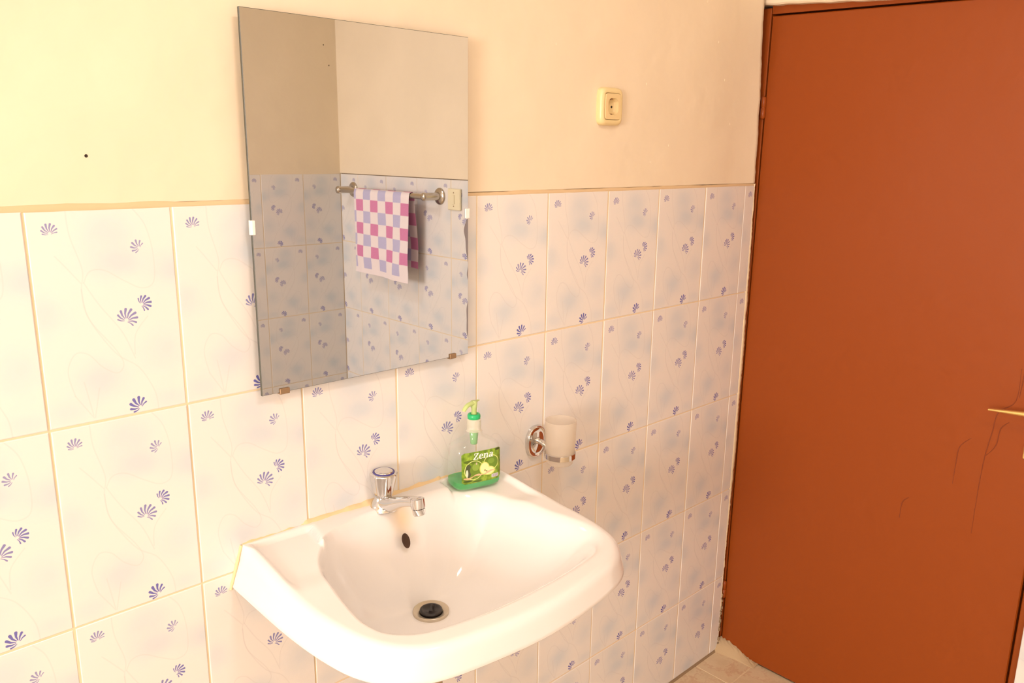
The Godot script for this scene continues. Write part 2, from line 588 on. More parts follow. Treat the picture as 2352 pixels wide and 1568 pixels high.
func build_wall_back() -> void:
	var wall := base("wall_back")
	tag(wall, "washbasin wall, pale shell-printed tiles below cream plaster", "", "", "structure")
	# masonry behind everything
	var st := begin()
	bx(st, Vector3(ROOM_LEFT - 0.12, -0.1, -0.16), Vector3(1.815, ROOM_HIGH + 0.05, -0.0075))
	build("masonry", st, M.rough_mortar, wall)
	# plaster face above the tiles, with a ragged right edge
	st = begin()
	var jag := noise(14.0, 31, 3)
	var jag2 := noise(70.0, 37, 2)
	var rows := 150
	var y0 := TILE_TOP + 0.006
	var g := []
	for k in rows + 1:
		var y := lerpf(y0, ROOM_HIGH, float(k) / rows)
		var xe := edge_x(y) + jag.get_noise_1d(y) * 0.0035 + jag2.get_noise_1d(y) * 0.0012
		g.append([Vector3(ROOM_LEFT, y, -0.0045), Vector3(1.70, y, -0.0045), Vector3(xe - 0.010, y, -0.004), Vector3(xe - 0.003, y, -0.0015), Vector3(xe, y, -0.006), Vector3(xe - 0.003, y, -0.05)])
	st.set_smooth_group(0)
	grid(st, g, false, false)
	st.set_smooth_group(-1)
	build("plaster", st, M.cream_plaster, wall)
	# dirty ledge where the plaster meets the top row of tiles
	st = begin()
	var wob := noise(9.0, 41, 3)
	g = []
	for k in 261:
		var x := lerpf(ROOM_LEFT, edge_x(TILE_TOP) - 0.004, k / 260.0)
		var hgt := 0.0055 + wob.get_noise_1d(x) * 0.003 + sstep(0.8, -0.2, x) * 0.002
		g.append([Vector3(x, TILE_TOP - 0.0035, -0.0020), Vector3(x, TILE_TOP - 0.001, -0.0006 + 0.0008 * wob.get_noise_1d(x * 4.0)), Vector3(x, TILE_TOP + hgt * 0.6, -0.0025), Vector3(x, TILE_TOP + hgt, -0.0046), Vector3(x, TILE_TOP + hgt + 0.001, -0.007)])
	st.set_smooth_group(0)
	grid(st, g, false, true)
	build("mortar_ledge", st, M.dirty_mortar, wall)
	# grout bed
	st = begin()
	bx(st, Vector3(ROOM_LEFT, 0.0, -0.0070), Vector3(1.836, TILE_TOP - 0.001, -0.0013))
	build("grout", st, M.grout, wall)
	# tiles: joints as they were laid, not quite even
	var dx := [0.0032, -0.0017, -0.0027, -0.0028, -0.0004, 0.0031, 0.0035, -0.0012, 0.0028, -0.0038]
	var cols := [ROOM_LEFT]
	for c in range(-15, 10): cols.append(c * 0.2 + (dx[c] if c >= 0 else 0.0))
	cols.append(1.848)
	var rr := [TILE_TOP, TILE_TOP - 0.3082 + 0.0, TILE_TOP - 0.6164 - 0.0044, TILE_TOP - 0.9245 - 0.0054, TILE_TOP - 1.2327 + 0.0027, 0.004]
	tile_field(wall, cols, rr, 0.2, 0.3082, Transform3D.IDENTITY)
	# broken mortar down the right edge of the tiles
	st = begin()
	g = []
	for k in 301:
		var y := lerpf(0.0, TILE_TOP + 0.004, k / 300.0)
		var rough := 0.0035 + 0.006 * sstep(0.45, 0.1, y)
		var xe := edge_x(y) + jag.get_noise_1d(y + 7.0) * rough + jag2.get_noise_1d(y + 3.0) * rough * 0.5
		g.append([Vector3(1.842, y, -0.004), Vector3(1.8435 + 0.002 * jag2.get_noise_1d(y * 2.0), y, 0.0007), Vector3(maxf(xe - 0.003, 1.845), y, 0.0008 + 0.0006 * jag2.get_noise_1d(y * 3.0)), Vector3(maxf(xe, 1.847), y, -0.003), Vector3(maxf(xe - 0.003, 1.845), y, -0.05)])
	st.set_smooth_group(0)
	grid(st, g)
	build("mortar_edge", st, M.grout, wall)
	# crumbled dark crack low down beside the door frame
	st = begin()
	st.set_smooth_group(-1)
	for k in 40:
		var y := rng.randf_range(0.02, 0.20)
		var s := rng.randf_range(0.0015, 0.0045)
		var p := Vector3(edge_x(y) + rng.randf_range(-0.003, 0.004), y, rng.randf_range(-0.002, 0.002))
		bx(st, p - Vector3(s * 0.6, s * 1.4, s), p + Vector3(s * 0.6, s * 1.4, s), s * 0.4, Transform3D.IDENTITY)
	var crumbs := build("crumbled_mortar", st, M.rough_mortar, wall)
	crumbs.set_meta("kind", "stuff")
	# the small wall-plug hole at the left
	st = begin()
	var t := Transform3D(Basis(Vector3.RIGHT, PI / 2), Vector3(0.0903, 1.568, -0.0046))
	lathe(st, [Vector2(0.0024, 0.0), Vector2(0.0020, 0.0005), Vector2(0.0014, 0.0006), Vector2(0.0012, 0.0003), Vector2(0.0, 0.0003)], 14, t)
	var hole := build("plug_hole", st, M.hole_shade, wall)  # dark disc, shade of the hole as its colour
	tag(hole, "small dark plug hole in the plaster")
	# paint flecks on the plaster near the socket
	st = begin()
	for p in [Vector2(1.02, 1.80), Vector2(1.33, 1.74), Vector2(1.46, 1.71), Vector2(1.43, 1.60), Vector2(1.62, 1.86), Vector2(1.66, 1.77), Vector2(1.56, 1.95), Vector2(1.36, 1.56), Vector2(1.70, 1.66)]:
		var q := Vector3(p.x, p.y, -0.0045)
		bx(st, q - Vector3(0.0009, 0.0028, 0.0006), q + Vector3(0.0009, 0.0028, 0.0007), 0.0006, Transform3D.IDENTITY)
	build("paint_fleck", st, M.cream_plaster, wall).set_meta("kind", "stuff")

func build_wall_right() -> void:
	var wall := base("wall_right")
	tag(wall, "door wall, cream plaster above shell-printed tiles", "", "", "structure")
	var st := begin()
	bx(st, Vector3(1.95, -0.1, -0.16), Vector3(2.06, ROOM_HIGH + 0.05, ROOM_FRONT + 0.12))
	bx(st, Vector3(1.849, -0.1, 0.822), Vector3(1.955, 1.468, ROOM_FRONT + 0.12))
	build("masonry", st, M.rough_mortar, wall)
	# lintel over the door, its lower edge not quite level
	st = begin()
	st.set_smooth_group(-1)
	var low := func(z: float) -> float: return 1.977 - 0.071 * z
	var jag := noise(11.0, 51, 3)
	var n := 60
	var g := []
	for k in n + 1:
		var z := lerpf(-0.06, 0.826, float(k) / n)
		var y: float = low.call(z) + jag.get_noise_1d(z) * 0.0025
		g.append([Vector3(1.955, y, z), Vector3(ROOM_RIGHT + 0.003, y, z), Vector3(ROOM_RIGHT - 0.001, y + 0.004, z), Vector3(ROOM_RIGHT, y + 0.02, z), Vector3(ROOM_RIGHT, ROOM_HIGH, z)])
	grid(st, g, false, true)
	bx(st, Vector3(ROOM_RIGHT - 0.0005, 1.468, 0.826), Vector3(1.955, ROOM_HIGH, ROOM_FRONT + 0.1))
	build("plaster", st, M.cream_plaster, wall)
	st = begin()
	bx(st, Vector3(1.8414, 0.0, 0.823), Vector3(1.85, 1.464, ROOM_FRONT))
	build("grout", st, M.grout, wall)
	var place := Transform3D(Basis(Vector3(0, 0, 1), Vector3.UP, Vector3(-1, 0, 0)), Vector3(ROOM_RIGHT, 0, 0))
	tile_field(wall, [0.820, 0.95, 1.18, 1.41, 1.64, 1.87, 2.10, ROOM_FRONT], [1.466, 1.145, 0.815, 0.485, 0.155, 0.004], 0.23, 0.33, place, 0.003)

func build_wall_front() -> void:
	var wall := base("wall_front")
	tag(wall, "wall opposite the washbasin, tiled below, seen in the mirror", "", "", "structure")
	var z := ROOM_FRONT
	var st := begin()
	bx(st, Vector3(ROOM_LEFT - 0.12, 1.464, z + 0.0005), Vector3(1.95, ROOM_HIGH + 0.02, z + 0.18))
	build("plaster", st, M.cream_plaster, wall)
	for h in [Vector2(1.775, 2.043), Vector2(1.80, 1.955)]:
		st = begin()
		lathe(st, [Vector2(0.0030, 0.0), Vector2(0.0026, 0.0006), Vector2(0.0, 0.0006)], 14, Transform3D(Basis(Vector3.RIGHT, -PI / 2), Vector3(h.x, h.y, z + 0.0005)))
		build("plug_hole", st, M.hole_shade, wall)
	st = begin()
	bx(st, Vector3(ROOM_LEFT - 0.12, -0.1, z + 0.0014), Vector3(1.95, 1.464, z + 0.18))
	build("grout", st, M.grout, wall)
	var place := Transform3D(Basis(Vector3(-1, 0, 0), Vector3.UP, Vector3(0, 0, -1)), Vector3(ROOM_RIGHT, 0, z))
	var cols := [0.0]
	for k in 25:
		var x := 0.199 + 0.21 * k
		if x < ROOM_RIGHT - ROOM_LEFT - 0.02: cols.append(x)
	cols.append(ROOM_RIGHT - ROOM_LEFT)
	tile_field(wall, cols, [1.466, 1.136, 0.806, 0.476, 0.146, 0.004], 0.21, 0.33, place)

func build_wall_left() -> void:
	var wall := base("wall_left")
	tag(wall, "left wall of the washroom with the window, behind the viewer", "", "", "structure")
	var x0 := ROOM_LEFT - 0.16
	var x1 := ROOM_LEFT
	var st := begin()
	bx(st, Vector3(x0, 1.464, -0.01), Vector3(x1 - 0.0005, ROOM_HIGH + 0.02, WIN_Z0))
	bx(st, Vector3(x0, 1.464, WIN_Z1), Vector3(x1 - 0.0005, ROOM_HIGH + 0.02, ROOM_FRONT + 0.1))
	bx(st, Vector3(x0, WIN_Y1, WIN_Z0), Vector3(x1 - 0.0005, ROOM_HIGH + 0.02, WIN_Z1))
	build("plaster", st, M.cream_plaster, wall)
	st = begin()
	bx(st, Vector3(x0, -0.1, -0.01), Vector3(x1 - 0.0014, 1.464, WIN_Z0))
	bx(st, Vector3(x0, -0.1, WIN_Z1), Vector3(x1 - 0.0014, 1.464, ROOM_FRONT + 0.1))
	bx(st, Vector3(x0, -0.1, WIN_Z0), Vector3(x1 - 0.0014, WIN_Y0, WIN_Z1))
	build("grout", st, M.grout, wall)
	var place := Transform3D(Basis(Vector3(0, 0, -1), Vector3.UP, Vector3(1, 0, 0)), Vector3(x1, 0, ROOM_FRONT))
	var cols := [0.0]
	for z in [WIN_Z1, WIN_Z1 - 0.2, WIN_Z1 - 0.4, WIN_Z1 - 0.6, WIN_Z1 - 0.8, WIN_Z0, 0.9, 0.7, 0.5, 0.3, 0.1]: cols.append(ROOM_FRONT - z)
	cols.append(ROOM_FRONT - 0.001)
	tile_field(wall, cols, [1.466, WIN_Y0, 0.77, 0.44, 0.11, 0.004], 0.2, 0.33, place, 0.003, Rect2(ROOM_FRONT - WIN_Z1, WIN_Y0, WIN_Z1 - WIN_Z0, 1.0))

func build_floor_and_ceiling() -> void:
	var fl := base("floor")
	tag(fl, "beige marbled floor tiles with narrow joints", "", "", "structure")
	var st := begin()
	bx(st, Vector3(ROOM_LEFT - 0.12, -0.12, -0.16), Vector3(2.0, -0.0018, ROOM_FRONT + 0.15))
	build("screed", st, M.grout, fl)
	var shared := {}
	var x := 1.7165
	var xs := [1.875]
	while x > ROOM_LEFT:
		xs.append(x); x -= 0.2
	xs.append(ROOM_LEFT)
	var zs := [0.002, 0.127]
	var z := 0.327
	while z < ROOM_FRONT:
		zs.append(z); z += 0.2
	zs.append(ROOM_FRONT)
	for i in xs.size() - 1:
		for j in zs.size() - 1:
			var w: float = xs[i] - xs[i + 1] - 0.003
			var d: float = zs[j + 1] - zs[j] - 0.003
			if w < 0.01 or d < 0.01: continue
			var key := "%.3f %.3f" % [w, d]
			if not shared.has(key):
				var s := begin()
				bx(s, Vector3(-w / 2, -0.008, -d / 2), Vector3(w / 2, 0, d / 2), 0.0012)
				s.generate_normals()
				shared[key] = s.commit()
			var o := put("tile", shared[key], M.floor_tile, fl)
			o.position = Vector3((xs[i] + xs[i + 1]) * 0.5, rng.randf_range(-0.0004, 0.0004), (zs[j] + zs[j + 1]) * 0.5)
	# lump of mortar left at the foot of the door frame
	st = begin()
	st.set_smooth_group(0)
	var nz := noise(30.0, 61, 3)
	var g := []
	for i in 25:
		var row := []
		for j in 13:
			var u := i / 24.0
			var v := j / 12.0
			var zz := lerpf(-0.004, 0.135, u)
			var top := 0.032 * (1.0 - sstep(0.15, 1.0, u)) + 0.005
			var reach := 0.030 + 0.012 * sstep(0.6, 0.0, u)
			var xx := 1.868 - reach * v
			var h := top * (1.0 - v * v) + nz.get_noise_2d(u * 4.0, v * 2.0) * 0.007 * (1.0 - v) * sstep(0.0, 0.1, 1.0 - u)
			row.append(Vector3(xx, maxf(h, -0.001) if j < 12 else -0.003, zz))
		g.append(row)
	grid(st, g, false, false)
	build("mortar_patch", st, M.mortar_lump, fl)
	# dirty joint along the foot of the washbasin wall
	st = begin()
	st.set_smooth_group(0)
	g = []
	for i in 121:
		var xx := lerpf(ROOM_LEFT, 1.862, i / 120.0)
		var r := 0.006 + 0.002 * nz.get_noise_1d(xx * 2.0)
		g.append([Vector3(xx, -0.001, r), Vector3(xx, r * 0.3, r * 0.35), Vector3(xx, r * 0.9, 0.0003)])
	grid(st, g, false, true)
	build("skirting_joint", st, M.rough_mortar, fl)
	var ce := base("ceiling")
	tag(ce, "plain off-white ceiling", "", "", "structure")
	st = begin()
	bx(st, Vector3(ROOM_LEFT - 0.12, ROOM_HIGH, -0.16), Vector3(2.06, ROOM_HIGH + 0.12, ROOM_FRONT + 0.18))
	build("ceiling_slab", st, M.ceiling_paint, ce)

# ====================================================================== door and window
func door_slab(st: SurfaceTool, x0: float, x1: float, ylo: float, yhi: Callable, z0: float, z1: float, r: float) -> void:
	# vertical slab with a sloping top, front edges chamfered; the front faces -x
	st.set_smooth_group(-1)
	var f := [Vector3(x0, ylo + r, z0 + r), Vector3(x0, ylo + r, z1 - r), Vector3(x0, yhi.call(z1) - r, z1 - r), Vector3(x0, yhi.call(z0) - r, z0 + r)]
	var e := [Vector3(x0 + r, ylo, z0), Vector3(x0 + r, ylo, z1), Vector3(x0 + r, yhi.call(z1), z1), Vector3(x0 + r, yhi.call(z0), z0)]
	var b := []
	for p in e: b.append(Vector3(x1, p.y, p.z))
	quad(st, f[0], f[1], f[2], f[3])
	for k in 4:
		var k2 := (k + 1) % 4
		quad(st, e[k], e[k2], f[k2], f[k])
		quad(st, b[k], b[k2], e[k2], e[k])
	quad(st, b[3], b[2], b[1], b[0])

func build_door() -> void:
	var d := base("door_1", Vector3.ZERO)
	tag(d, "closed brown painted flush door with brass lever handle", "", "", "structure")
	var top := func(z: float) -> float: return 1.9505 - 0.030 * z
	var st := begin()
	door_slab(st, 1.865, 1.905, 0.006, top, 0.0005, 0.798, 0.0025)
	build("door_leaf", st, M.brown_gloss_paint, d)
	# frame: two jambs and a head
	st = begin()
	bx(st, Vector3(1.8655, 0.0, -0.06), Vector3(1.945, 1.972, -0.0035), 0.002)
	build("jamb", st, M.brown_gloss_paint, d)
	st = begin()
	bx(st, Vector3(1.8655, 0.0, 0.803), Vector3(1.945, 1.94, 0.85), 0.002)
	build("jamb", st, M.brown_gloss_paint, d)
	st = begin()
	var head := func(z: float) -> float: return 1.99 - 0.030 * z
	st.set_smooth_group(-1)
	for k in 1:
		var z0 := -0.0005; var z1 := 0.803
		var lo0: float = top.call(z0) + 0.005; var lo1: float = top.call(z1) + 0.005
		var hi0: float = head.call(z0); var hi1: float = head.call(z1)
		quad(st, Vector3(1.8655, lo0, z0), Vector3(1.8655, lo1, z1), Vector3(1.8655, hi1, z1), Vector3(1.8655, hi0, z0))
		quad(st, Vector3(1.945, lo0, z0), Vector3(1.945, lo1, z1), Vector3(1.8655, lo1, z1), Vector3(1.8655, lo0, z0))
		quad(st, Vector3(1.8655, hi0, z0), Vector3(1.8655, hi1, z1), Vector3(1.945, hi1, z1), Vector3(1.945, hi0, z0))
	build("head", st, M.brown_gloss_paint, d)
	# dark slab behind the door gaps, their shade put into its colour
	st = begin()
	bx(st, Vector3(1.906, 0.0, -0.05), Vector3(1.94, 1.96, 0.84))
	build("gap_shade", st, M.gap_shade_dark, d)
	# hinges: knuckles painted over with the door
	for y in [1.709, 0.212]:
		st = begin()
		var t := Transform3D(Basis.IDENTITY, Vector3(1.8605, y - 0.028, -0.002))
		lathe(st, [Vector2(0.0, -0.003), Vector2(0.004, -0.002), Vector2(0.0072, 0.0015), Vector2(0.0072, 0.0262), Vector2(0.0054, 0.0275), Vector2(0.0072, 0.0288), Vector2(0.0072, 0.0545), Vector2(0.004, 0.058), Vector2(0.0, 0.059)], 16, t)
		build("hinge", st, M.brown_gloss_paint, d)
	# lever handle
	var h := begin()
	bx(h, Vector3(1.8605, 0.885, 0.754), Vector3(1.866, 1.085, 0.796), 0.0024)
	var plate := build("handle_plate", h, M.brass, d)
	plate.set_meta("label", "brass handle plate")
	h = begin()
	var pts := []
	var rad := []
	for k in 15:
		var s := k / 14.0
		pts.append(Vector3(1.815, 1.0005 + 0.0085 * s, lerpf(0.681, 0.777, s)))
		rad.append(Vector2(lerpf(0.0050, 0.0075, s), lerpf(0.0030, 0.0072, s)))
	sweep(h, pts, rad, 14)
	var neck := Transform3D(Basis(Vector3.BACK, PI / 2), Vector3(1.866, 1.009, 0.775))
	lathe(h, [Vector2(0.013, 0.0), Vector2(0.013, 0.006), Vector2(0.0085, 0.010), Vector2(0.0085, 0.056), Vector2(0.006, 0.0585), Vector2(0.0, 0.0585)], 20, neck)
	var lever := build("lever", h, M.brass, plate)
	lever.set_meta("label", "tapered brass lever")
	# runs of dripped paint by the handle
	var runs := [
		[Vector2(1.10, 0.723), Vector2(1.02, 0.722), Vector2(0.985, 0.690), Vector2(0.93, 0.683), Vector2(0.86, 0.675), Vector2(0.76, 0.672), Vector2(0.66, 0.672)],
		[Vector2(0.965, 0.715), Vector2(0.945, 0.700), Vector2(0.90, 0.695), Vector2(0.868, 0.676)],
		[Vector2(0.905, 0.640), Vector2(0.875, 0.617), Vector2(0.83, 0.614), Vector2(0.775, 0.613)],
		[Vector2(1.13, 0.731), Vector2(1.08, 0.730), Vector2(1.03, 0.728)],
		[Vector2(0.705, 0.515), Vector2(0.685, 0.500), Vector2(0.64, 0.498)]]
	for r in runs:
		var p := []
		for v in r: p.append(Vector3(1.865, v.x, v.y))
		p = smooth_path(p, 5)
		var rd := []
		for k in p.size(): rd.append(Vector2.ONE * 0.0011 * (0.5 + 0.5 * sin(PI * (k + 0.6) / p.size())))
		st = begin()
		sweep(st, p, rd, 8, true, Vector3.RIGHT)
		build("paint_run", st, M.paint_run, d)

func build_window() -> void:
	var w := base("unseen_window_1")
	tag(w, "unseen daylight window in the left wall behind the viewer, placed to light the washbasin wall", "", "", "structure")
	var x := ROOM_LEFT - 0.09
	var a := WIN_Z0; var b := WIN_Z1; var c := WIN_Y0; var d := WIN_Y1
	var m := (a + b) * 0.5
	var st := begin()
	for f in [[a, a + 0.045, c, d], [b - 0.045, b, c, d], [a, b, c, c + 0.045], [a, b, d - 0.045, d], [m - 0.025, m + 0.025, c, d]]:
		st = begin()
		bx(st, Vector3(x - 0.025, f[2], f[0]), Vector3(x + 0.025, f[3], f[1]), 0.004)
		build("window_frame", st, M.window_frame_paint, w)
	for k in 2:
		st = begin()
		bx(st, Vector3(x - 0.002, c + 0.045, a + 0.045 if k == 0 else m + 0.025), Vector3(x + 0.002, d - 0.045, m - 0.025 if k == 0 else b - 0.045))
		build("window_pane", st, M.window_glass, w)
	st = begin()
	bx(st, Vector3(x + 0.02, c, a), Vector3(ROOM_LEFT + 0.02, c + 0.02, b), 0.004)
	build("window_sill", st, M.window_frame_paint, w)

# ====================================================================== washbasin
const BX := 0.553
const DRAIN := Vector3(0.553, 0.743, 0.158)

func mirrored(half: Array) -> Array:   # half: (offset from the middle, z) from the wall round to the front middle
	var out := []
	for k in half.size(): out.append(Vector2(BX - half[k].x, half[k].y))
	for k in range(half.size() - 2, -1, -1): out.append(Vector2(BX + half[k].x, half[k].y))
	return out

func poly_reach(poly: Array, c: Vector2, dir: Vector2) -> float:
	var best := 1e9
	for i in poly.size():
		var hit = Geometry2D.segment_intersects_segment(c, c + dir * 2.0, poly[i], poly[(i + 1) % poly.size()])
		if hit != null: best = minf(best, c.distance_to(hit))
	return best

func smin(a: float, b: float, k: float) -> float:
	var h := maxf(k - absf(a - b), 0.0) / k
	return minf(a, b) - h * h * k * 0.25

func deck_height(x: float, z: float, edge: float) -> float:
	var y := 0.921 - 0.021 * sstep(0.02, 0.24, z)
	# soap shelves each side of the tap ledge sit a little lower, inside a raised outer lip
	var left := 0.395 - 0.15 * z
	var right := 0.695 - 0.14 * z
	var side := maxf(sstep(left + 0.003, left - 0.003, x), sstep(right - 0.003, right + 0.003, x))
	var fade := 1.0 - sstep(0.125, 0.185, z)
	y -= 0.0100 * side * fade * sstep(0.010, 0.028, edge)
	return y

func build_basin() -> void:
	var o := base("washbasin", Vector3(BX, 0.848, 0.0))
	tag(o, "white ceramic wall-hung washbasin below the mirror", "washbasin")
	var off := Vector3(-BX, -0.848, 0.0)
	var T := mirrored([Vector2(0.283, 0.0), Vector2(0.288, 0.1), Vector2(0.288, 0.2), Vector2(0.281, 0.285), Vector2(0.265, 0.355), Vector2(0.240, 0.400), Vector2(0.195, 0.432), Vector2(0.105, 0.452), Vector2(0.0, 0.460)])
	var B := mirrored([Vector2(0.305, 0.0), Vector2(0.307, 0.1), Vector2(0.306, 0.2), Vector2(0.299, 0.285), Vector2(0.284, 0.353), Vector2(0.254, 0.402), Vector2(0.200, 0.438), Vector2(0.110, 0.457), Vector2(0.0, 0.466)])
	var E := smooth_path(mirrored([Vector2(0.0, 0.052), Vector2(0.12, 0.058), Vector2(0.172, 0.082), Vector2(0.205, 0.13), Vector2(0.222, 0.20), Vector2(0.236, 0.28), Vector2(0.236, 0.32), Vector2(0.226, 0.35), Vector2(0.200, 0.375), Vector2(0.165, 0.389), Vector2(0.09, 0.400), Vector2(0.0, 0.404)]).slice(0, -1), 5, true)
	var per := 16
	var tp := smooth_path(T, per)
	var bp := smooth_path(B, per)
	var nb := 90
	for k in range(1, nb):
		var s := float(k) / nb
		tp.append(Vector2(lerpf(BX + 0.283, BX - 0.283, s), 0.0))
		bp.append(Vector2(lerpf(BX + 0.305, BX - 0.305, s), 0.0))
	var n := tp.size()
	var c := Vector2(DRAIN.x, DRAIN.z)
	var ts := []
	for k in 91: ts.append(lerpf(0.0, 1.0, k / 90.0))
	var g := []
	var cols := []
	var drain_r := 0.0225
	for i in n:
		var q: Vector2 = tp[i]
		var dir := (q - c).normalized()
		var far := c.distance_to(q)
		var reach := poly_reach(E, c, dir)
		var back := clampf(-dir.y, 0.0, 1.0)
		var p_exp := lerpf(lerpf(2.4, 3.8, sstep(0.1, 0.9, -dir.x)), 0.95, sstep(0.25, 0.9, back))
		var line := []
		var tint := []
		# rim is rolled: the last ring stops short of the outline
		for t in ts:
			var r: float = lerpf(drain_r, far - 0.014 * sstep(0.0, 0.03, q.y), t)
			var pt := c + dir * r
			var edge := minf(far - r, minf(pt.x - 0.262, 0.846 - pt.x))
			var deck := deck_height(pt.x, pt.y, maxf(edge, 0.0))
			var flat_r := 0.037
			var rho := maxf(r - flat_r, 0.0) / (reach - flat_r)
			var deep := 0.150
			var bowl := DRAIN.y + 0.004 * r / flat_r * (0.0 if r > flat_r else 1.0) + (0.004 if r > flat_r else 0.0) + deep * pow(rho, p_exp)
			var y := smin(deck, bowl, lerpf(0.013, 0.030, sstep(-0.10, 0.15, pt.x - BX + (pt.y - 0.15))))
			line.append(Vector3(pt.x, y, pt.y) + off)
			var stain := exp(-(pow((pt.x - 0.566) / 0.022, 2.0) + pow((pt.y - 0.052) / 0.014, 2.0))) * 0.75
			stain += exp(-(pow((pt.x - 0.53) / 0.05, 2.0) + pow((pt.y - 0.008) / 0.010, 2.0))) * 0.45
			tint.append(Color.WHITE.lerp(Color(0.95, 0.72, 0.42), clampf(stain, 0.0, 1.0)))
		# rolled edge and apron
		var yt: float = line[-1].y - off.y
		var inner: Vector2 = c + dir * (far - 0.014 * sstep(0.0, 0.03, q.y))
		var b: Vector2 = bp[i]
		var knee := q.lerp(b, 0.30)
		var a0 := Vector3(inner.x, yt, inner.y)
		var a1 := Vector3(q.x, yt - 0.001, q.y)
		var a2 := Vector3(knee.x, lerpf(yt, 0.848, 0.36), knee.y)
		for k in range(1, 9):
			var s := k / 8.0
			line.append(a0.lerp(a1, s).lerp(a1.lerp(a2, s), s) + off); tint.append(Color.WHITE)
		for k in range(1, 6):
			var s := k / 5.0
			line.append(a2.lerp(Vector3(b.x, 0.851, b.y), s) + off); tint.append(Color.WHITE)
		# lip and underside of the bowl
		var dirb := (c - b).normalized()
		var lb := c.distance_to(b)
		var slack := minf(1.0, b.y * 8.0)
		for k in range(0, 13):
			var s := k / 12.0
			var pt := b + dirb * lb * s
			var y := 0.848
			if k > 0: y = lerpf(0.862, 0.720, pow(sstep(0.02, 0.62, s), 0.8))
			if k == 1:
				pt = b + dirb * 0.010
				y = 0.8485
			if k == 2:
				pt = b + dirb * 0.013
				y = 0.860
			if k == 0: pt = b + dirb * 0.0025 * slack
			line.append(Vector3(pt.x, y, maxf(pt.y, 0.0)) + off); tint.append(Color.WHITE)
		g.append(line)
		cols.append(tint)
	var st := begin()
	st.set_smooth_group(0)
	grid(st, g, true, true, cols)
	build("bowl", st, M.white_ceramic, o)
	# waste: metal ring set in the bowl and its dark throat
	st = begin()
	var t := Transform3D(Basis.IDENTITY, DRAIN + off + Vector3(0, 0.0015, 0))
	lathe(st, [Vector2(0.0335, 0.001), Vector2(0.0335, 0.0075), Vector2(0.0325, 0.0082), Vector2(0.0325, 0.0082), Vector2(0.024, 0.005), Vector2(0.0215, 0.0035), Vector2(0.0215, 0.0035), Vector2(0.020, -0.03), Vector2(0.0, -0.03)], 40, t)
	build("waste_ring", st, M.waste_ring, o)
	st = begin()
	lathe(st, [Vector2(0.0, -0.16), Vector2(0.021, -0.16), Vector2(0.021, -0.16), Vector2(0.021, -0.03), Vector2(0.030, -0.028), Vector2(0.030, -0.004)], 24, t)
	build("waste_pipe", st, M.worn_chrome, o)
	# overflow: oval disc on the back slope, shade of the hole in its colour
	var oc := Vector3(0.5525, 0.8635, 0.0835) + off
	var nrm := Vector3(0, 0.44, 0.90).normalized()
	var tr := Transform3D(Basis(Vector3.RIGHT, nrm, Vector3.RIGHT.cross(nrm)).orthonormalized().scaled_local(Vector3(0.86, 1.0, 1.42)), oc)
	st = begin()
	lathe(st, [Vector2(0.0101, 0.0003), Vector2(0.0098, 0.0001), Vector2(0.004, 0.0000), Vector2(0.0, 0.0000)], 24, tr)
	build("overflow_hole", st, M.overflow_shade, o)
	# lumpy sealant between basin and tiles, along the back and down the left side
	st = begin()
	st.set_smooth_group(0)
	var wob := noise(22.0, 71, 3)
	var s2 := []
	for k in 161:
		var x := lerpf(BX - 0.283, BX + 0.283, k / 160.0)
		var hh := 0.0085 + wob.get_noise_1d(x) * 0.004
		var ww := 0.0080 + wob.get_noise_1d(x + 5.0) * 0.005 + 0.012 * exp(-pow((x - 0.515) / 0.03, 2.0))
		var y := 0.914 + (0.004 if x > 0.39 and x < 0.70 else 0.0)
		s2.append([Vector3(x, y - 0.004, ww + 0.002), Vector3(x, y + 0.001, ww), Vector3(x, y + hh * 0.45, ww * 0.45), Vector3(x, y + hh, 0.0012), Vector3(x, y + hh, -0.001)])
	for row in s2:
		for k in row.size(): row[k] += off
	grid(st, s2, false, true)
	build("sealant", st, M.sealant, o)
	for side in [-1.0, 1.0]:
		var p := []
		var rd := []
		for k in 15:
			var s := k / 14.0
			p.append(Vector3(BX + side * lerpf(0.284, 0.308, s), lerpf(0.921, 0.846, s), 0.001) + off)
			rd.append(Vector2.ONE * (0.0028 + 0.0008 * wob.get_noise_1d(s * 3.0 + side)))
		st = begin()
		sweep(st, p, rd, 10, true, Vector3.BACK)
		build("sealant", st, M.sealant, o)

func build_plug() -> void:
	var o := base("sink_plug", DRAIN + Vector3(0, 0.0055, 0))
	tag(o, "black rubber plug sitting in the waste of the washbasin", "sink plug")
	var st := begin()
	lathe(st, [Vector2(0.017, -0.010), Vector2(0.0205, 0.001), Vector2(0.0212, 0.003), Vector2(0.0205, 0.0052), Vector2(0.0165, 0.0060), Vector2(0.0150, 0.0046), Vector2(0.0, 0.0042)], 36)
	build("plug_disc", st, M.black_rubber, o)
	st = begin()
	var t := Transform3D(Basis(Vector3.UP, 0.7), Vector3(0.002, 0.004, -0.001))
	# a pinched tab in the middle
	st.set_smooth_group(-1)
	var a := [Vector3(-0.008, 0, -0.004), Vector3(0.008, 0, -0.004), Vector3(0.008, 0, 0.004), Vector3(-0.008, 0, 0.004)]
	var b := [Vector3(-0.003, 0.009, -0.0014), Vector3(0.004, 0.009, -0.0014), Vector3(0.004, 0.009, 0.0014), Vector3(-0.003, 0.009, 0.0014)]
	for k in 4:
		var k2 := (k + 1) % 4
		quad(st, t * a[k2], t * a[k], t * b[k], t * b[k2])
	quad(st, t * b[3], t * b[2], t * b[1], t * b[0])
	build("plug_tab", st, M.black_rubber, o)

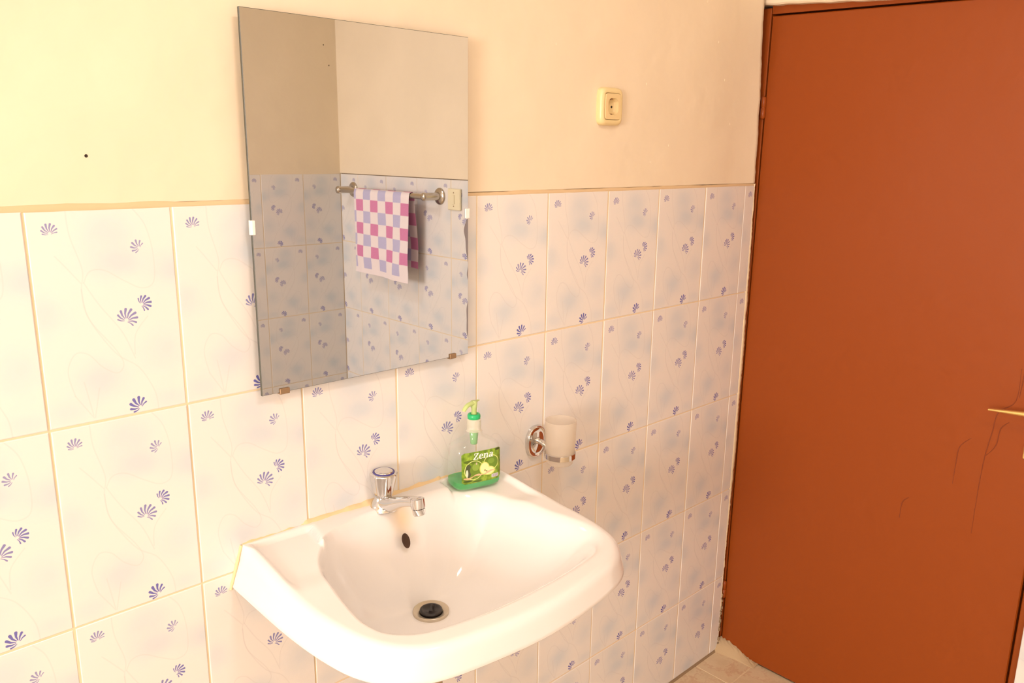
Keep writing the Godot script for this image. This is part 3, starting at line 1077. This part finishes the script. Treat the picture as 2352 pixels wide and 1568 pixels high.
# ====================================================================== mirror
func build_mirror() -> void:
	var x0 := 0.314; var x1 := 0.7595; var y0 := 1.1815; var y1 := 1.786
	var o := base("wall_mirror", Vector3((x0 + x1) * 0.5, y0, 0.0))
	tag(o, "frameless rectangular mirror clipped to the wall above the washbasin", "mirror")
	var off := -o.position
	var st := begin()
	st.set_smooth_group(-1)
	# silvered face, polished chamfer, greenish edge
	var z := 0.0200
	var e := 0.0008
	quad(st, Vector3(x0 + e, y0 + e, z) + off, Vector3(x1 - e, y0 + e, z) + off, Vector3(x1 - e, y1 - e, z) + off, Vector3(x0 + e, y1 - e, z) + off)
	build("mirror_glass", st, M.mirror_silver, o)
	st = begin()
	st.set_smooth_group(-1)
	var f := [Vector3(x0, y0, 0), Vector3(x1, y0, 0), Vector3(x1, y1, 0), Vector3(x0, y1, 0)]
	var f2 := [Vector3(x0 + e, y0 + e, 0), Vector3(x1 - e, y0 + e, 0), Vector3(x1 - e, y1 - e, 0), Vector3(x0 + e, y1 - e, 0)]
	for k in 4:
		var k2 := (k + 1) % 4
		quad(st, f[k] + Vector3(0, 0, z - e) + off, f[k2] + Vector3(0, 0, z - e) + off, f2[k2] + Vector3(0, 0, z) + off, f2[k] + Vector3(0, 0, z) + off)
		quad(st, f[k] + Vector3(0, 0, z - 0.005) + off, f[k2] + Vector3(0, 0, z - 0.005) + off, f[k2] + Vector3(0, 0, z - e) + off, f[k] + Vector3(0, 0, z - e) + off)
	quad(st, f[3] + Vector3(0, 0, z - 0.005) + off, f[2] + Vector3(0, 0, z - 0.005) + off, f[1] + Vector3(0, 0, z - 0.005) + off, f[0] + Vector3(0, 0, z - 0.005) + off)
	build("glass_edge", st, M.glass_edge, o)
	# spacer battens that hold the glass off the tiles
	st = begin()
	bx(st, Vector3(x0 + 0.06, y0 + 0.05, -0.001) + off, Vector3(x1 - 0.06, y0 + 0.09, z - 0.005) + off)
	build("batten", st, M.rough_mortar, o)
	st = begin()
	bx(st, Vector3(x0 + 0.06, y1 - 0.09, -0.0045) + off, Vector3(x1 - 0.06, y1 - 0.05, z - 0.005) + off)
	build("batten", st, M.rough_mortar, o)
	# tarnished, chipped silvering down the right edge
	st = begin()
	st.set_smooth_group(-1)
	var wv := noise(13.0, 81, 2)
	var nseg := 120
	for k in nseg:
		var ya := lerpf(1.212, 1.452, float(k) / nseg)
		var yb := lerpf(1.212, 1.452, float(k + 1) / nseg)
		var wa := maxf(0.0, 0.0020 + 0.0105 * wv.get_noise_1d(ya))
		var wb := maxf(0.0, 0.0020 + 0.0105 * wv.get_noise_1d(yb))
		quad(st, Vector3(x1 - e - wa, ya, z + 0.00025) + off, Vector3(x1 - e, ya, z + 0.00025) + off, Vector3(x1 - e, yb, z + 0.00025) + off, Vector3(x1 - e - wb, yb, z + 0.00025) + off)
	build("tarnished_edge", st, M.tarnish, o)
	# clips: two rusty ones below, a white one left, a brassy one right
	for c in [[Vector2(0.354, 1.184), Vector2(0.0090, 0.0046), "rusty_clip", "rusty clip"], [Vector2(0.7185, 1.184), Vector2(0.0080, 0.0046), "rusty_clip", "rusty clip"], [Vector2(0.3155, 1.459), Vector2(0.0030, 0.0115), "white_clip", "white clip"], [Vector2(0.7555, 1.463), Vector2(0.0050, 0.0095), "white_clip", "white clip"]]:
		st = begin()
		var p := Vector3(c[0].x, c[0].y, 0.0) + off
		bx(st, p + Vector3(-c[1].x, -c[1].y, z + 0.0003), p + Vector3(c[1].x, c[1].y, z + 0.0030), 0.0008)
		# leg back to the wall, outside the glass
		if c[1].x > c[1].y: bx(st, p + Vector3(-c[1].x, -c[1].y - 0.001, 0.0), p + Vector3(c[1].x, -c[1].y + 0.0022, z + 0.0020), 0.0004)
		else:
			var sgn := -1.0 if c[0].x < 0.5 else 1.0
			bx(st, p + Vector3(sgn * c[1].x - 0.0012, -c[1].y, z - 0.0055), p + Vector3(sgn * c[1].x + 0.0012, c[1].y, z + 0.0022), 0.0004)
		build("clip", st, M[c[2]], o).set_meta("label", c[3])

# ====================================================================== tap
func build_tap() -> void:
	var o := base("basin_tap", Vector3(0.5415, 0.9165, 0.0285))
	tag(o, "chrome pillar tap with blue-ringed knob on the washbasin", "tap")
	var st := begin()
	lathe(st, [Vector2(0.0275, -0.002), Vector2(0.0275, 0.0008), Vector2(0.0265, 0.0018), Vector2(0.0245, 0.008), Vector2(0.0205, 0.014), Vector2(0.0172, 0.019), Vector2(0.0160, 0.024), Vector2(0.0160, 0.024), Vector2(0.0125, 0.0255), Vector2(0.0125, 0.030)], 36)
	build("tap_body", st, M.chrome, o)
	st = begin()
	var pts := smooth_path([Vector3(0.0, 0.010, 0.004), Vector3(0.0, 0.0155, 0.026), Vector3(0.0, 0.026, 0.048), Vector3(0.0005, 0.036, 0.072), Vector3(0.001, 0.0435, 0.096), Vector3(0.001, 0.0470, 0.1125)], 6)
	var rad := []
	for k in pts.size():
		var s := float(k) / (pts.size() - 1)
		rad.append(Vector2(lerpf(0.0185, 0.0112, sstep(0.0, 0.6, s)), lerpf(0.0165, 0.0100, sstep(0.0, 0.55, s))))
	sweep(st, pts, rad, 24)
	build("spout", st, M.chrome, o)
	# nut and aerator hanging from the spout end
	st = begin()
	var t := Transform3D(Basis(Vector3.RIGHT, -0.22), Vector3(0.001, 0.042, 0.1085))
	lathe(st, [Vector2(0.0, 0.0125), Vector2(0.0105, 0.0125), Vector2(0.0130, 0.0110), Vector2(0.0130, 0.0110), Vector2(0.0135, 0.0), Vector2(0.0135, -0.006), Vector2(0.0135, -0.006), Vector2(0.0112, -0.0072)], 12, t)
	build("nut", st, M.chrome, o)
	st = begin()
	lathe(st, [Vector2(0.0100, -0.019), Vector2(0.0115, -0.0185), Vector2(0.0122, -0.0175), Vector2(0.0122, -0.0175), Vector2(0.0122, -0.0080), Vector2(0.0122, -0.0080), Vector2(0.0105, -0.0070)], 8, t)
	lathe(st, [Vector2(0.0, -0.0165), Vector2(0.0100, -0.019)], 8, t)
	build("aerator", st, M.chrome, o)
	# knob: fluted, flaring upwards
	st = begin()
	var kn := Transform3D(Basis.from_euler(Vector3(0.03, 0.35, 0.0)), Vector3(0, 0.0255, 0.0005))
	lathe(st, [Vector2(0.0, 0.0), Vector2(0.0140, 0.0), Vector2(0.0165, 0.0015), Vector2(0.0182, 0.006), Vector2(0.0212, 0.020), Vector2(0.0240, 0.034), Vector2(0.0256, 0.042), Vector2(0.0260, 0.0445), Vector2(0.0248, 0.0462), Vector2(0.0205, 0.0470)], 96, kn, 8, 0.038)
	var knob := build("knob", st, M.chrome, o)
	st = begin()
	lathe(st, [Vector2(0.0208, 0.0455), Vector2(0.0208, 0.0480), Vector2(0.0192, 0.0487), Vector2(0.0172, 0.0478)], 48, kn)
	build("blue_ring", st, M.blue_ring, knob).set_meta("label", "dark blue ring")
	st = begin()
	lathe(st, [Vector2(0.0174, 0.0474), Vector2(0.0170, 0.0492), Vector2(0.0150, 0.0500), Vector2(0.008, 0.0506), Vector2(0.0, 0.0508)], 40, kn)
	build("knob_cap", st, M.chrome, knob)

# ====================================================================== soap bottle
func bottle_outline(sw: float, sd: float, n := 64) -> Array:
	# flat front, rounded flanks, slightly bowed back; local x across, z towards the viewer
	var pts := []
	for k in n:
		var a := TAU * k / n
		var cx := cos(a); var cz := sin(a)
		var px := signf(cx) * pow(absf(cx), 0.42) * 0.0525
		var pz := signf(cz) * pow(absf(cz), 0.50) * 0.031
		pts.append(Vector2(px * sw, pz * sd))
	return pts

func ring_stack(st: SurfaceTool, rings: Array, cap_lo := true, cap_hi := true) -> void:
	# rings of Vector3 lists running the way the lathe does
	st.set_smooth_group(1)
	var n: int = rings[0].size()
	var g := []
	for i in n:
		var col := []
		for r in rings: col.append(r[i])
		g.append(col)
	grid(st, g, true)
	st.set_smooth_group(-1)
	for which in 2:
		if (which == 0 and not cap_lo) or (which == 1 and not cap_hi): continue
		var r: Array = rings[0] if which == 0 else rings[-1]
		var m := Vector3.ZERO
		for p in r: m += p / n
		for i in n:
			if which == 0: tri(st, m, r[i], r[(i + 1) % n])
			else: tri(st, m, r[(i + 1) % n], r[i])

func build_bottle() -> void:
	var o := base("soap_bottle", Vector3(0.7515, 0.9125, 0.0475))
	tag(o, "clear pump bottle with green label and a little green soap, beside the tap", "soap bottle")
	o.rotation.y = deg_to_rad(-12.5)
	var levels := [[0.0, 0.90, 0.86], [0.0025, 0.96, 0.95], [0.008, 1.0, 1.0], [0.030, 1.0, 1.0], [0.060, 0.985, 0.97], [0.078, 0.97, 0.94], [0.088, 0.93, 0.88], [0.096, 0.85, 0.80], [0.102, 0.72, 0.72], [0.107, 0.55, 0.66], [0.111, 0.40, 0.60], [0.115, 0.335, 0.555]]
	var rings := []
	for L in levels:
		var ring := []
		var pts := bottle_outline(L[1], L[2])
		var rnd := sstep(0.088, 0.113, L[0])
		for k in pts.size():
			var a := TAU * k / pts.size()
			var circ := Vector2(cos(a), sin(a)) * 0.0172
			var p: Vector2 = pts[k].lerp(circ, rnd)
			ring.append(Vector3(p.x, L[0], p.y))
		rings.append(ring)
	for y in [0.119, 0.124]:
		var ring := []
		for k in 64:
			var a := TAU * k / 64
			ring.append(Vector3(cos(a) * 0.0135, y, sin(a) * 0.0135))
		rings.append(ring)
	var st := begin()
	ring_stack(st, rings, true, false)
	build("bottle_body", st, M.clear_plastic, o)
	# the soap left in the bottom
	st = begin()
	var lq := []
	for L in [[0.0008, 0.88, 0.83], [0.003, 0.945, 0.93], [0.0085, 0.985, 0.975], [0.0165, 0.985, 0.975]]:
		var ring := []
		for p in bottle_outline(L[1], L[2]): ring.append(Vector3(p.x, L[0], p.y))
		lq.append(ring)
	ring_stack(st, lq)
	build("liquid_soap", st, M.green_soap, o)
	# label on the flat front
	st = begin()
	st.set_smooth_group(-1)
	var ncol := 16
	var lw := 0.0455
	var y0 := 0.0145; var y1 := 0.0805
	var zof := func(x: float, y: float) -> float:
		var sd := lerpf(1.0, 0.94, sstep(0.03, 0.078, y))
		return 0.031 * sd * pow(maxf(1.0 - pow(absf(x) / 0.0525, 4.762), 0.0), 0.25) + 0.0006
	for i in ncol:
		for j in 6:
			var us := [float(i) / ncol, float(i + 1) / ncol]
			var vs := [float(j) / 6, float(j + 1) / 6]
			var P := []
			for q in [[0, 0], [1, 0], [1, 1], [0, 1]]:
				var x: float = lerpf(-lw, lw, us[q[0]]) + 0.003
				var y: float = lerpf(y0, y1, vs[q[1]])
				# rounded corners
				var cr := 0.004
				var inx: float = minf(us[q[0]], 1.0 - us[q[0]]) * 2.0 * lw
				if inx < 0.0001: y = clampf(y, y0 + cr, y1 - cr)
				P.append([Vector3(x, y, zof.call(x, y)), Vector2(us[q[0]], 1.0 - (y - y0) / (y1 - y0))])
			for q in [0, 2, 1, 0, 3, 2]: vuv(st, P[q][0], P[q][1])
	var lab := build("label", st, M.label_paper, o)
	lab.set_meta("label", "green apple label")
	var tm := TextMesh.new()
	var sf := SystemFont.new()
	sf.font_names = PackedStringArray(["Droid Serif"])
	sf.font_weight = 700
	tm.font = sf
	tm.text = "Zena"
	tm.font_size = 64
	tm.pixel_size = 0.00029
	tm.depth = 0.0004
	tm.curve_step = 1.0
	var word := put("lettering", tm, M.label_white, lab)
	word.transform = Transform3D(Basis(Vector3(1, 0, 0), Vector3(0.16, 1.0, 0), Vector3(0, 0, 1)), Vector3(0.006, 0.0702, zof.call(0.0, 0.07) + 0.0004))
	# pump: cloudy screw collar, green ring, spring chamber, dip tube, stem and nozzle
	st = begin()
	var prof := []
	for k in 9:
		var y := 0.1165 + 0.0026 * k
		prof.append(Vector2(0.0148, y)); prof.append(Vector2(0.0142, y + 0.0013))
	prof.push_front(Vector2(0.0165, 0.1150))
	prof.append(Vector2(0.0125, 0.1405))
	lathe(st, prof, 40)
	build("screw_collar", st, M.cloudy_plastic, o)
	st = begin()
	lathe(st, [Vector2(0.0112, 0.1395), Vector2(0.0128, 0.1405), Vector2(0.0134, 0.1440), Vector2(0.0132, 0.1480), Vector2(0.0118, 0.1505), Vector2(0.0085, 0.1508), Vector2(0.0062, 0.1490)], 36)
	build("pump_ring", st, M.green_plastic, o)
	st = begin()
	prof = []
	for k in 8:
		var y := 0.086 + 0.0036 * k
		prof.append(Vector2(0.0062 + 0.0003 * k, y)); prof.append(Vector2(0.0076 + 0.0003 * k, y + 0.0018))
	prof.push_front(Vector2(0.0, 0.0855))
	lathe(st, prof, 24)
	build("spring_chamber", st, M.green_chamber, o)
	st = begin()
	sweep(st, [Vector3(0, 0.004, 0), Vector3(0, 0.04, 0), Vector3(0, 0.087, 0)], [Vector2.ONE * 0.0028, Vector2.ONE * 0.0028, Vector2.ONE * 0.0028], 12)
	build("dip_tube", st, M.cloudy_plastic, o)
	st = begin()
	lathe(st, [Vector2(0.0055, 0.148), Vector2(0.0055, 0.162), Vector2(0.0066, 0.164), Vector2(0.0070, 0.172), Vector2(0.0066, 0.1775), Vector2(0.0, 0.1785)], 24)
	var dir := Vector3(-0.94, 0.0, 0.34)
	var np := smooth_path([Vector3(0, 0.1735, 0) + dir * -0.003, Vector3(0, 0.1735, 0) + dir * 0.010, Vector3(0, 0.1715, 0) + dir * 0.021, Vector3(0, 0.1655, 0) + dir * 0.0285, Vector3(0, 0.1625, 0) + dir * 0.030], 4)
	var nr := []
	for k in np.size():
		var s := float(k) / (np.size() - 1)
		nr.append(Vector2(lerpf(0.0062, 0.0040, s), lerpf(0.0045, 0.0034, s)))
	sweep(st, np, nr, 16)
	sweep(st, [Vector3(0, 0.1755, 0), Vector3(0.010, 0.1762, -0.0036), Vector3(0.014, 0.1762, -0.005)], [Vector2(0.005, 0.0022), Vector2(0.004, 0.0013), Vector2(0.0025, 0.0008)], 10)
	build("pump_head", st, M.pale_green_plastic, o)

# ====================================================================== tumbler and its holder
func build_tumbler() -> void:
	var h := base("tumbler_holder", Vector3(0.975, 0.937, 0.0))
	tag(h, "chrome wall holder with oval plate and ring carrying the tumbler", "tumbler holder")
	# oval plate, raised rim and dished middle
	var st := begin()
	st.set_smooth_group(0)
	var prof := [[1.0, 0.0], [1.0, 0.0060], [0.985, 0.0085], [0.95, 0.0100], [0.90, 0.0100], [0.87, 0.0088], [0.85, 0.0080], [0.60, 0.0105], [0.30, 0.0118], [0.0, 0.0122]]
	var g := []
	for i in 56:
		var a := TAU * i / 56
		var e := Vector2(signf(cos(a)) * pow(absf(cos(a)), 0.86) * 0.0290, signf(sin(a)) * pow(absf(sin(a)), 0.86) * 0.0375)
		var col := []
		for p in prof: col.append(Vector3(e.x * p[0], e.y * p[0], p[1]))
		g.append(col)
	grid(st, g, true, true)
	build("wall_plate", st, M.chrome, h)
	var ctr := Vector3(0.9810, 0.9245, 0.075) - h.position
	st = begin()
	var pts := smooth_path([Vector3(-0.001, 0.004, 0.008), Vector3(0.0, 0.0035, 0.016), Vector3(0.001, 0.001, 0.026), ctr + Vector3(-0.002, 0.004, -0.033)], 6)
	var rad := []
	for k in pts.size():
		var s := float(k) / (pts.size() - 1)
		var bead := 0.0008 * (0.5 + 0.5 * cos(s * 26.0))
		rad.append(Vector2.ONE * (lerpf(0.0095, 0.0058, sstep(0.0, 0.4, s)) + bead))
	sweep(st, pts, rad, 20)
	build("arm", st, M.chrome, h)
	st = begin()
	lathe(st, [Vector2(0.0322, -0.0065), Vector2(0.0344, -0.0065), Vector2(0.0350, -0.0058), Vector2(0.0350, -0.0058), Vector2(0.0356, 0.0058), Vector2(0.0356, 0.0058), Vector2(0.0350, 0.0066), Vector2(0.0336, 0.0066), Vector2(0.0322, -0.0065)], 56, Transform3D(Basis.IDENTITY, ctr))
	build("ring", st, M.chrome, h)
	var t := base("tumbler", Vector3(0.9810, 0.9035, 0.075))
	tag(t, "frosted glass tumbler standing in the chrome wall holder", "tumbler")
	st = begin()
	lathe(st, [Vector2(0.0, 0.0012), Vector2(0.020, 0.0008), Vector2(0.0268, 0.0), Vector2(0.0292, 0.0025), Vector2(0.0304, 0.008), Vector2(0.0318, 0.020), Vector2(0.0334, 0.034), Vector2(0.0345, 0.060), Vector2(0.0353, 0.100), Vector2(0.0349, 0.1012), Vector2(0.0338, 0.1012), Vector2(0.0333, 0.100), Vector2(0.0318, 0.050), Vector2(0.0290, 0.012), Vector2(0.024, 0.0065), Vector2(0.0, 0.006)], 56)
	build("glass_cup", st, M.frosted_glass, t)

# ====================================================================== power socket
func round_rect(w: float, h: float, r: float, n := 48) -> Array:
	var out := []
	for k in n:
		var a := TAU * (k + 0.5) / n
		# ray from the middle meets the rounded rectangle (superellipse with straight flanks)
		var e := 2.0 / (2.0 + 10.0 * (1.0 - r))
		out.append(Vector2(signf(cos(a)) * pow(absf(cos(a)), e) * w, signf(sin(a)) * pow(absf(sin(a)), e) * h))
	return out

func build_socket() -> void:
	var o := base("power_socket", Vector3(1.1920, 1.682, -0.0045))
	tag(o, "yellowed ivory wall socket on the plaster between mirror and door", "socket")
	var st := begin()
	st.set_smooth_group(0)
	var outer := round_rect(0.0385, 0.0415, 0.62)
	var inner := round_rect(0.0275, 0.0290, 0.40)
	var g := []
	for i in outer.size():
		var p: Vector2 = outer[i]
		var q: Vector2 = inner[i]
		g.append([Vector3(p.x, p.y, 0.0), Vector3(p.x, p.y, 0.0055), Vector3(p.x * 0.985, p.y * 0.985, 0.0095), Vector3(p.x * 0.94, p.y * 0.94, 0.0130), Vector3(p.x * 0.86, p.y * 0.87, 0.0152), Vector3(q.x * 1.06, q.y * 1.06, 0.0158), Vector3(q.x * 1.01, q.y * 1.01, 0.0152), Vector3(q.x, q.y, 0.011)])
	grid(st, g, true, true)
	build("socket_frame", st, M.ivory_plastic, o)
	st = begin()
	var crisp := 1
	for part in [[0, 1], [1, 2], [2, 3], [3, 4], [4, 5, 6]]:
		st.set_smooth_group(crisp)
		crisp += 1
		g = []
		for i in inner.size():
			var q: Vector2 = inner[i] * 0.972
			var c: Vector2 = (inner[i] as Vector2).normalized() * 0.0200
			var all := [Vector3(q.x, q.y, 0.011), Vector3(q.x, q.y, 0.0164), Vector3(q.x * 0.965, q.y * 0.965, 0.0172), Vector3(c.x, c.y, 0.0172), Vector3(c.x * 0.95, c.y * 0.95, 0.0060), Vector3(c.x * 0.86, c.y * 0.86, 0.0035), Vector3(0, 0, 0.0033)]
			var line := []
			for k in part: line.append(all[k])
			g.append(line)
		grid(st, g, true, true)
	var ins := build("socket_insert", st, M.ivory_insert, o)
	for s in [-1.0, 1.0]:
		st = begin()
		lathe(st, [Vector2(0.0028, 0.0), Vector2(0.0026, 0.0010), Vector2(0.0, 0.0008)], 16, Transform3D(Basis(Vector3.RIGHT, PI / 2), Vector3(s * 0.0095, 0.0, 0.0030)))
		build("pin_hole", st, M.hole_shade, ins)  # dark disc coloured like the shade inside the hole
		st = begin()
		bx(st, Vector3(-0.003, s * 0.0165 - 0.0016, 0.004), Vector3(0.003, s * 0.0165 + 0.0016, 0.012), 0.0006)
		build("earth_contact", st, M.rusty_clip, ins)

# ====================================================================== seen in the mirror: rail, towel, switch
func build_towel_rail() -> void:
	var y := 1.395
	var o := base("towel_rail", Vector3(ROOM_RIGHT, y, 1.808))
	tag(o, "chrome towel rail on the door wall, seen in the mirror", "towel rail")
	for s in [-1.0, 1.0]:
		var zz: float = s * 0.328
		var t := Transform3D(Basis(Vector3.BACK, PI / 2), Vector3(0, 0, zz))
		var st := begin()
		lathe(st, [Vector2(0.035, 0.0), Vector2(0.035, 0.003), Vector2(0.032, 0.0075), Vector2(0.024, 0.0105), Vector2(0.0165, 0.012)], 36, t)
		build("rosette", st, M.worn_chrome, o)
		st = begin()
		lathe(st, [Vector2(0.0170, 0.008), Vector2(0.0158, 0.014), Vector2(0.0158, 0.078), Vector2(0.0168, 0.082), Vector2(0.0155, 0.090), Vector2(0.008, 0.094), Vector2(0.0, 0.0945)], 28, t)
		build("post", st, M.worn_chrome, o)
	var b := begin()
	sweep(b, [Vector3(-0.075, 0, -0.33), Vector3(-0.075, 0, 0.0), Vector3(-0.075, 0, 0.33)], [Vector2.ONE * 0.0115, Vector2.ONE * 0.0115, Vector2.ONE * 0.0115], 20)
	build("bar", b, M.worn_chrome, o)

func build_towel() -> void:
	var z0 := 1.575; var z1 := 1.995
	var ybar := 1.395
	var xb := ROOM_RIGHT - 0.075
	var o := base("hand_towel", Vector3(xb, ybar, (z0 + z1) * 0.5))
	tag(o, "white towel with pink and lilac checks over the rail, seen in the mirror", "towel")
	# the cloth runs up the front, over the bar and down the back
	var nf := 44
	var prof := []   # x, y, v
	var front := 0.360; var behind := 0.305
	var r := 0.0150
	var total := front + PI * r + behind
	for k in nf + 1:
		var s := total * k / nf
		if s < front: prof.append([-r - 0.004 * (1.0 - s / front), -front + s, s / total])
		elif s < front + PI * r:
			var a := (s - front) / r
			prof.append([-r * cos(a), r * sin(a), s / total])
		else:
			var q := s - front - PI * r
			prof.append([r + 0.028 * sstep(0.0, 0.25, q), -q, s / total])
	var st := begin()
	st.set_smooth_group(0)
	var nc := 36
	var wv := noise(7.0, 91, 2)
	var P := []
	for i in nc + 1:
		var u := float(i) / nc
		var row := []
		for k in prof.size():
			var p: Array = prof[k]
			var drop := clampf(-p[1] / 0.36, 0.0, 1.0)
			var fold := 0.006 * sin(u * 9.0 + p[2] * 3.0) * drop + 0.006 * wv.get_noise_2d(u * 0.5, p[1]) * drop
			var zz: float = lerpf(z0, z1, u) + (0.012 * (1.0 - u) - 0.010 * u) * drop
			if p[2] > 0.55: zz += 0.012 * (1.0 - u) * drop
			row.append([Vector3(p[0] - fold * (1.0 if p[2] < 0.5 else 0.6), p[1] - (0.010 * (1.0 - u)) * drop, zz - (z0 + z1) * 0.5), Vector2(u, 1.0 - p[2])])
		P.append(row)
	for i in nc:
		for k in prof.size() - 1:
			for q in [P[i][k], P[i + 1][k], P[i + 1][k + 1], P[i][k], P[i + 1][k + 1], P[i][k + 1]]: vuv(st, q[0], q[1])
	build("towel_cloth", st, M.checked_cotton, o)

func build_switch() -> void:
	var o := base("light_switch", Vector3(ROOM_RIGHT, 1.387, 1.380))
	tag(o, "square ivory light switch beside the towel rail, seen in the mirror", "light switch")
	var st := begin()
	bx(st, Vector3(-0.010, -0.043, -0.040), Vector3(0.0005, 0.043, 0.040), 0.003)
	build("switch_plate", st, M.switch_plastic, o)
	st = begin()
	bx(st, Vector3(-0.0135, -0.019, -0.006), Vector3(-0.009, 0.019, 0.006), 0.0015)
	build("rocker", st, M.switch_plastic, o)
	for s in [-1.0, 1.0]:
		st = begin()
		lathe(st, [Vector2(0.0028, 0.0), Vector2(0.0026, 0.0010), Vector2(0.0, 0.0014)], 14, Transform3D(Basis(Vector3.BACK, PI / 2), Vector3(-0.0098, s * 0.027, 0)))
		build("screw", st, M.rusty_clip, o)

func build_added_lamp() -> void:
	var o := base("added_ceiling_lamp", Vector3(0.30, ROOM_HIGH, 1.30))  # added out of view as fill light
	tag(o, "added round opal ceiling lamp above the viewer, unseen, fill light for the room", "lamp")
	var st := begin()
	lathe(st, [Vector2(0.0, -0.085), Vector2(0.10, -0.080), Vector2(0.155, -0.062), Vector2(0.175, -0.035), Vector2(0.175, -0.02)], 40)
	build("opal_shade", st, M.opal_glass, o)
	st = begin()
	lathe(st, [Vector2(0.178, -0.022), Vector2(0.182, -0.012), Vector2(0.180, 0.0)], 40)
	build("lamp_base", st, M.white_clip, o)
